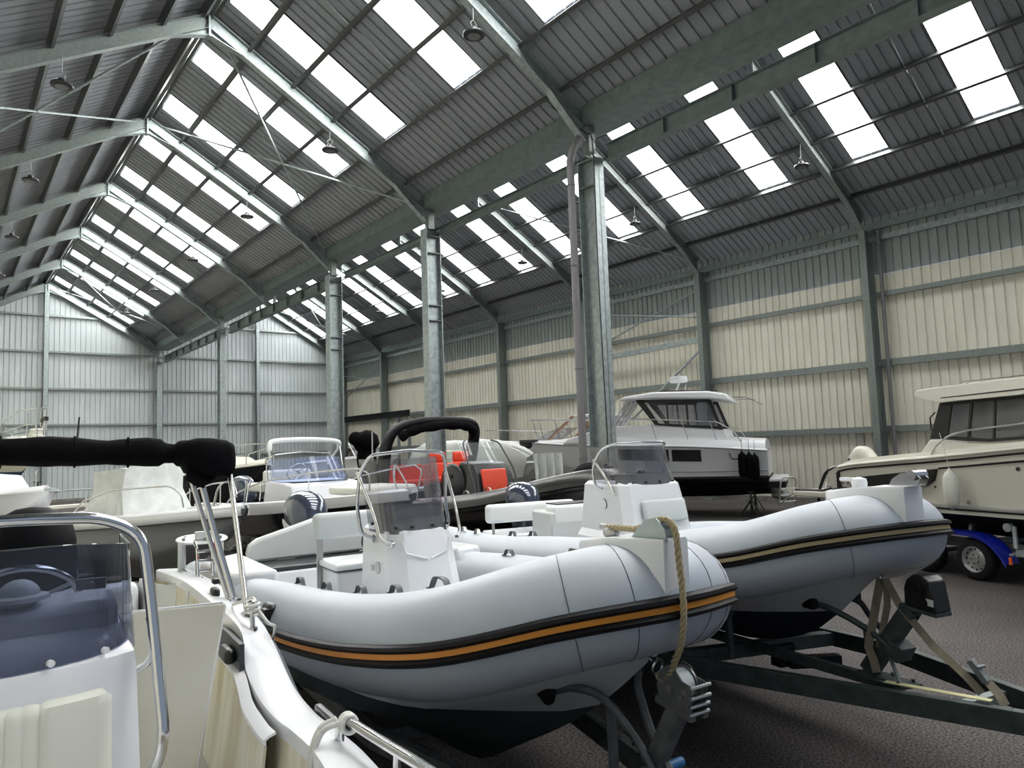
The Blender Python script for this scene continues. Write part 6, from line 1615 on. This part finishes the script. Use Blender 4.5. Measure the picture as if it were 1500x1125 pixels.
g = G(); wsolid(g, [(.0, 2.66), (1.6, 2.70), (1.6, 2.715), (.0, 2.675)], lambda z: 1.065); g.build('roof_stripe', 'plastic_black', tr)
g = G(); g.tube([(.1, -.75, 2.87), (.2, -.75, 2.895), (1.2, -.75, 2.90), (1.3, -.75, 2.87)], .012, 6); g.ell((.05, -.6, 2.88), (.05, .03, .03)); g.build('roof_handle', 'stainless', tr)
for s in (1, -1):
    rail(tr, [(-.16, s * 1.16, 1.80), (-.08, s * 1.16, 1.92), (.12, s * 1.15, 2.08), (.42, s * 1.13, 2.16), (1.4, s * 1.1, 2.24), (2.8, s * .9, 2.40), (4.2, s * .45, 2.56), (4.8, 0, 2.62)], .014, 'guard_rail', rad=.2)
    g = G()
    for x, y, z0, z1 in ((1.4, 1.1, 1.95, 2.24), (2.8, .9, 2.05, 2.40)): g.cyl((x, s * y, z0), (x, s * y, z1), .012, n=6)
    g.build('rail_post', 'stainless', tr)
g = G(); g.tube([(-.34, -.85, 2.12), (-.40, -.85, 2.2), (-.40, -.85, 2.38), (-.30, -.85, 2.46)], .012, 6); g.build('door_handle', 'plastic_black', tr)
g = G(); g.box2((-3.35, -1.15, 1.0), (-2.28, 1.15, 1.12)); g.build('swim_platform', 'gel_cream', tr, bevel=.03)
g = G(); g.tube([(-3.3, -1.13, 1.12), (-2.6, -1.1, 1.14), (-2.35, -1.1, 1.2)], .022, 8); g.build('platform_trim', 'plastic_black', tr)
g = G(); g.tube(round_path([(-2.9, -.95, .85), (-2.85, -.97, 1.10), (-2.6, -1.0, 1.48), (-2.35, -1.0, 1.56), (-2.2, -.8, 1.56)], .12), .030, 8); g.build('hose', 'rubber_black', tr)
rail(tr, [(-3.1, -.6, 1.12), (-3.0, -.6, 1.5), (-2.7, -.6, 1.58), (-2.4, -.6, 1.56)], .014, 'stern_rail')
rail(tr, [(-3.9, -1.05, .78), (-3.82, -1.05, 1.24), (-3.8, -1.0, 1.33), (-3.8, -.72, 1.33), (-3.82, -.67, 1.24), (-3.9, -.67, .78)], .018, 'ladder_frame', m='alu', rad=.1)
rail(tr, [(-3.9, -1.05, .78), (-3.5, -1.08, 1.02), (-3.3, -1.08, 1.08)], .014, 'ladder_frame', m='alu')
g = G()
for z in (.85, .98, 1.11): g.box((-3.87 + (z - .8) * .08, -.86, z), (.05, .38, .02))
g.build('ladder_step', 'gel_white', tr)
# its fenders
def cr2(x, y, z):
    h = V((math.cos(-1.92), math.sin(-1.92), 0)); l = V((-h.y, h.x, 0)); return V((8.54, -5.71, 0)) + h * x + l * y + V((0, 0, z))
p = cr2(.36, -1.43, 0)
g = G(); g.lathe([(.02, -.28), (.07, -.25), (.10, -.18), (.105, .0), (.10, .17), (.065, .25), (.03, .28), (.02, .31)], n=16); g.cyl((0, 0, .3), (.02, .1, .83), .005, n=5)
o = g.build('fender', 'vinyl_cream', loc=(p.x, p.y, 1.31), ang=60); tag(o, 'cream fender hanging on a cord from the rail of the right cabin cruiser', 'fender')
# tilted outboard
ob = outboard('outboard_engine', 'cream outboard tilted up at the stern of the right cabin cruiser', cr2(-3.05, 0, 1.30), -1.92, 1.0, 'gel_cream', tilt=0)
ob.rotation_euler = (0, R(48), -1.92); ob.location = cr2(-2.75, -.15, 1.35)
# trailer with blue mudguards
t = thing('boat_trailer', 'tandem-axle trailer with blue mudguards under the right cabin cruiser', 'trailer', (8.54, -5.71, 0), -1.92, 'boat trailers')
for s in (1, -1):
    g = G(); g.beam((-2.2, s * .75, .46), (2.6, s * .75, .46), .08, .14); g.beam((2.6, s * .75, .46), (5.2, s * .06, .46), .08, .14); g.build('side_beam', 'galvanised', t)
    for x in (.42, -.42): wheel(t, (x, s * 1.10, .30), (0, s, 0), .30, .19)
    g = G(); prm = smooth_path([V((-.86, 0, .44)), V((-.74, 0, .60)), V((-.42, 0, .68)), V((0, 0, .68)), V((.42, 0, .68)), V((.68, 0, .60)), V((.86, 0, .42)), V((.94, 0, .30))], 4)
    g.sheet([[V((p.x, s * y, p.z - dz)) for y, dz in ((.96, .0), (1.0, -.008), (1.2, -.008), (1.235, .0), (1.24, .05))] for p in prm], .008); g.build('mudguard', 'blue_mudguard', t, ang=50)
g = G()
for x in (.42, -.42): g.cyl((x, -1.0, .30), (x, 1.0, .30), .035)
g.build('axle', 'galvanised_old', t)
for x in (-1.9, .0, 1.9):
    g = G(); g.beam((x, -.75, .44), (x, .75, .44), .08, .08); g.build('cross_beam', 'galvanised', t)
g = G(); g.box((1.0, -1.22, .36), (.03, .03, .10)); g.build('side_marker', 'lamp_orange', t)
g = G(); g.beam((1.0, -.82, .46), (1.0, -1.2, .44), .05, .03); g.beam((1.05, -1.16, .47), (2.6, -1.0, .47), .03, .09); g.build('marker_arm', 'galvanised', t)
g = G(); g.cyl((.82, -1.0, .78), (.82, -.93, .78), .06, n=16); g.beam((.9, -.96, .5), (.9, -.96, .8), .05, .03, up=(0, 1, 0)); g.build('bunk_roller', 'vinyl_grey', t)
for x in (-1.5, 0, 1.6):
    for s in (1, -1):
        g = G(); g.beam((x, s * .72, .50), (x, s * .62, .80 if x < 1 else .86), .06, .05, up=(1, 0, 0)); g.build('hull_support', 'galvanised_old', t)
# ================================================================ separate repeated pieces into objects of their own
SPLIT = {'stiffener', 'rail_post', 'screen_fixings', 'window_pillar', 'side_window', 'hull_window', 'hull_graphic', 'curtain', 'deck_fitting', 'knob', 'backrest_post',
         'arch_leg', 'windscreen_post', 'hull_line', 'skin_fitting', 'seat_post', 'bimini_leg', 'console_cap', 'bolts', 'plate_legs', 'rail_foot', 'handrail', 'nav_light', 'ladder_step', 'hull_trim', 'axle', 'side_brace', 'decal', 'roof_stripe', 'keel_roller', 'handle', 'dashboard', 'adjuster_holes', 'bow_cleat', 'winch_bars'}
RENAME = {'screen_fixings': 'screen_fixing', 'bolts': 'bolt', 'plate_legs': 'plate_leg', 'adjuster_holes': 'adjuster_hole', 'winch_bars': 'winch_bar'}
def split_loose(o):
    me = o.data; n = len(me.vertices); par = list(range(n))
    def find(a):
        while par[a] != a: par[a] = par[par[a]]; a = par[a]
        return a
    for e in me.edges:
        a, b = find(e.vertices[0]), find(e.vertices[1])
        if a != b: par[a] = b
    groups = {}
    for f in me.polygons: groups.setdefault(find(f.vertices[0]), []).append(f)
    if len(groups) < 2: return
    base = o.name.split('.')[0]; base = RENAME.get(base, base)
    for fs in groups.values():
        idx = {}; vs = []; ff = []
        for f in fs:
            q = []
            for v in f.vertices:
                if v not in idx: idx[v] = len(vs); vs.append(tuple(me.vertices[v].co))
                q.append(idx[v])
            ff.append(q)
        m2 = bpy.data.meshes.new(base); m2.from_pydata(vs, [], ff); m2.materials.append(me.materials[0]); m2.shade_smooth(); m2.set_sharp_from_angle(angle=R(38))
        c = bpy.data.objects.new(base, m2); COL.objects.link(c); c.parent = o.parent; c.matrix_local = o.matrix_local.copy()
        for k in ('kind',):
            if k in o: c[k] = o[k]
    bpy.data.objects.remove(o)
for o in [o for o in bpy.data.objects if o.type == 'MESH' and o.parent is not None and o.name.split('.')[0] in SPLIT and not o.children]:
    split_loose(o)
# ================================================================ light and camera
w = bpy.data.worlds.new('World'); SC.world = w; w.use_nodes = True
nt = w.node_tree; bg = nt.nodes['Background']
bg.inputs['Color'].default_value = (*lin((.80, .87, .97)), 1); bg.inputs['Strength'].default_value = .35
cam = bpy.data.cameras.new('camera'); co = bpy.data.objects.new('camera', cam); COL.objects.link(co)
yaw, pitch, roll, fpx = .675, .0844, -.036, 1053.3
f0 = V((math.sin(yaw) * math.cos(pitch), math.cos(yaw) * math.cos(pitch), math.sin(pitch)))
r0 = V((math.cos(yaw), -math.sin(yaw), 0)); u0 = r0.cross(f0)
r1 = r0 * math.cos(roll) + u0 * math.sin(roll); u1 = -r0 * math.sin(roll) + u0 * math.cos(roll)
M = Matrix((r1, u1, -f0)).transposed().to_4x4(); M.translation = V((-4.465, -9.854, 2.188))
co.matrix_world = M
cam.sensor_fit = 'HORIZONTAL'; cam.sensor_width = 36; cam.lens = fpx / 1500 * 36; cam.clip_start = .05; cam.clip_end = 300
SC.camera = co
vs = SC.view_settings; vs.view_transform = 'Standard'; vs.look = 'None'; vs.gamma = 1; vs.use_curve_mapping = False; vs.exposure = .40
SC.cycles.max_bounces = 8; SC.cycles.diffuse_bounces = 4; SC.cycles.transparent_max_bounces = 16
SC.cycles.caustics_reflective = False; SC.cycles.caustics_refractive = False; SC.cycles.sample_clamp_indirect = 5; SC.cycles.sample_clamp_direct = 5
SC.cycles.use_denoising = True
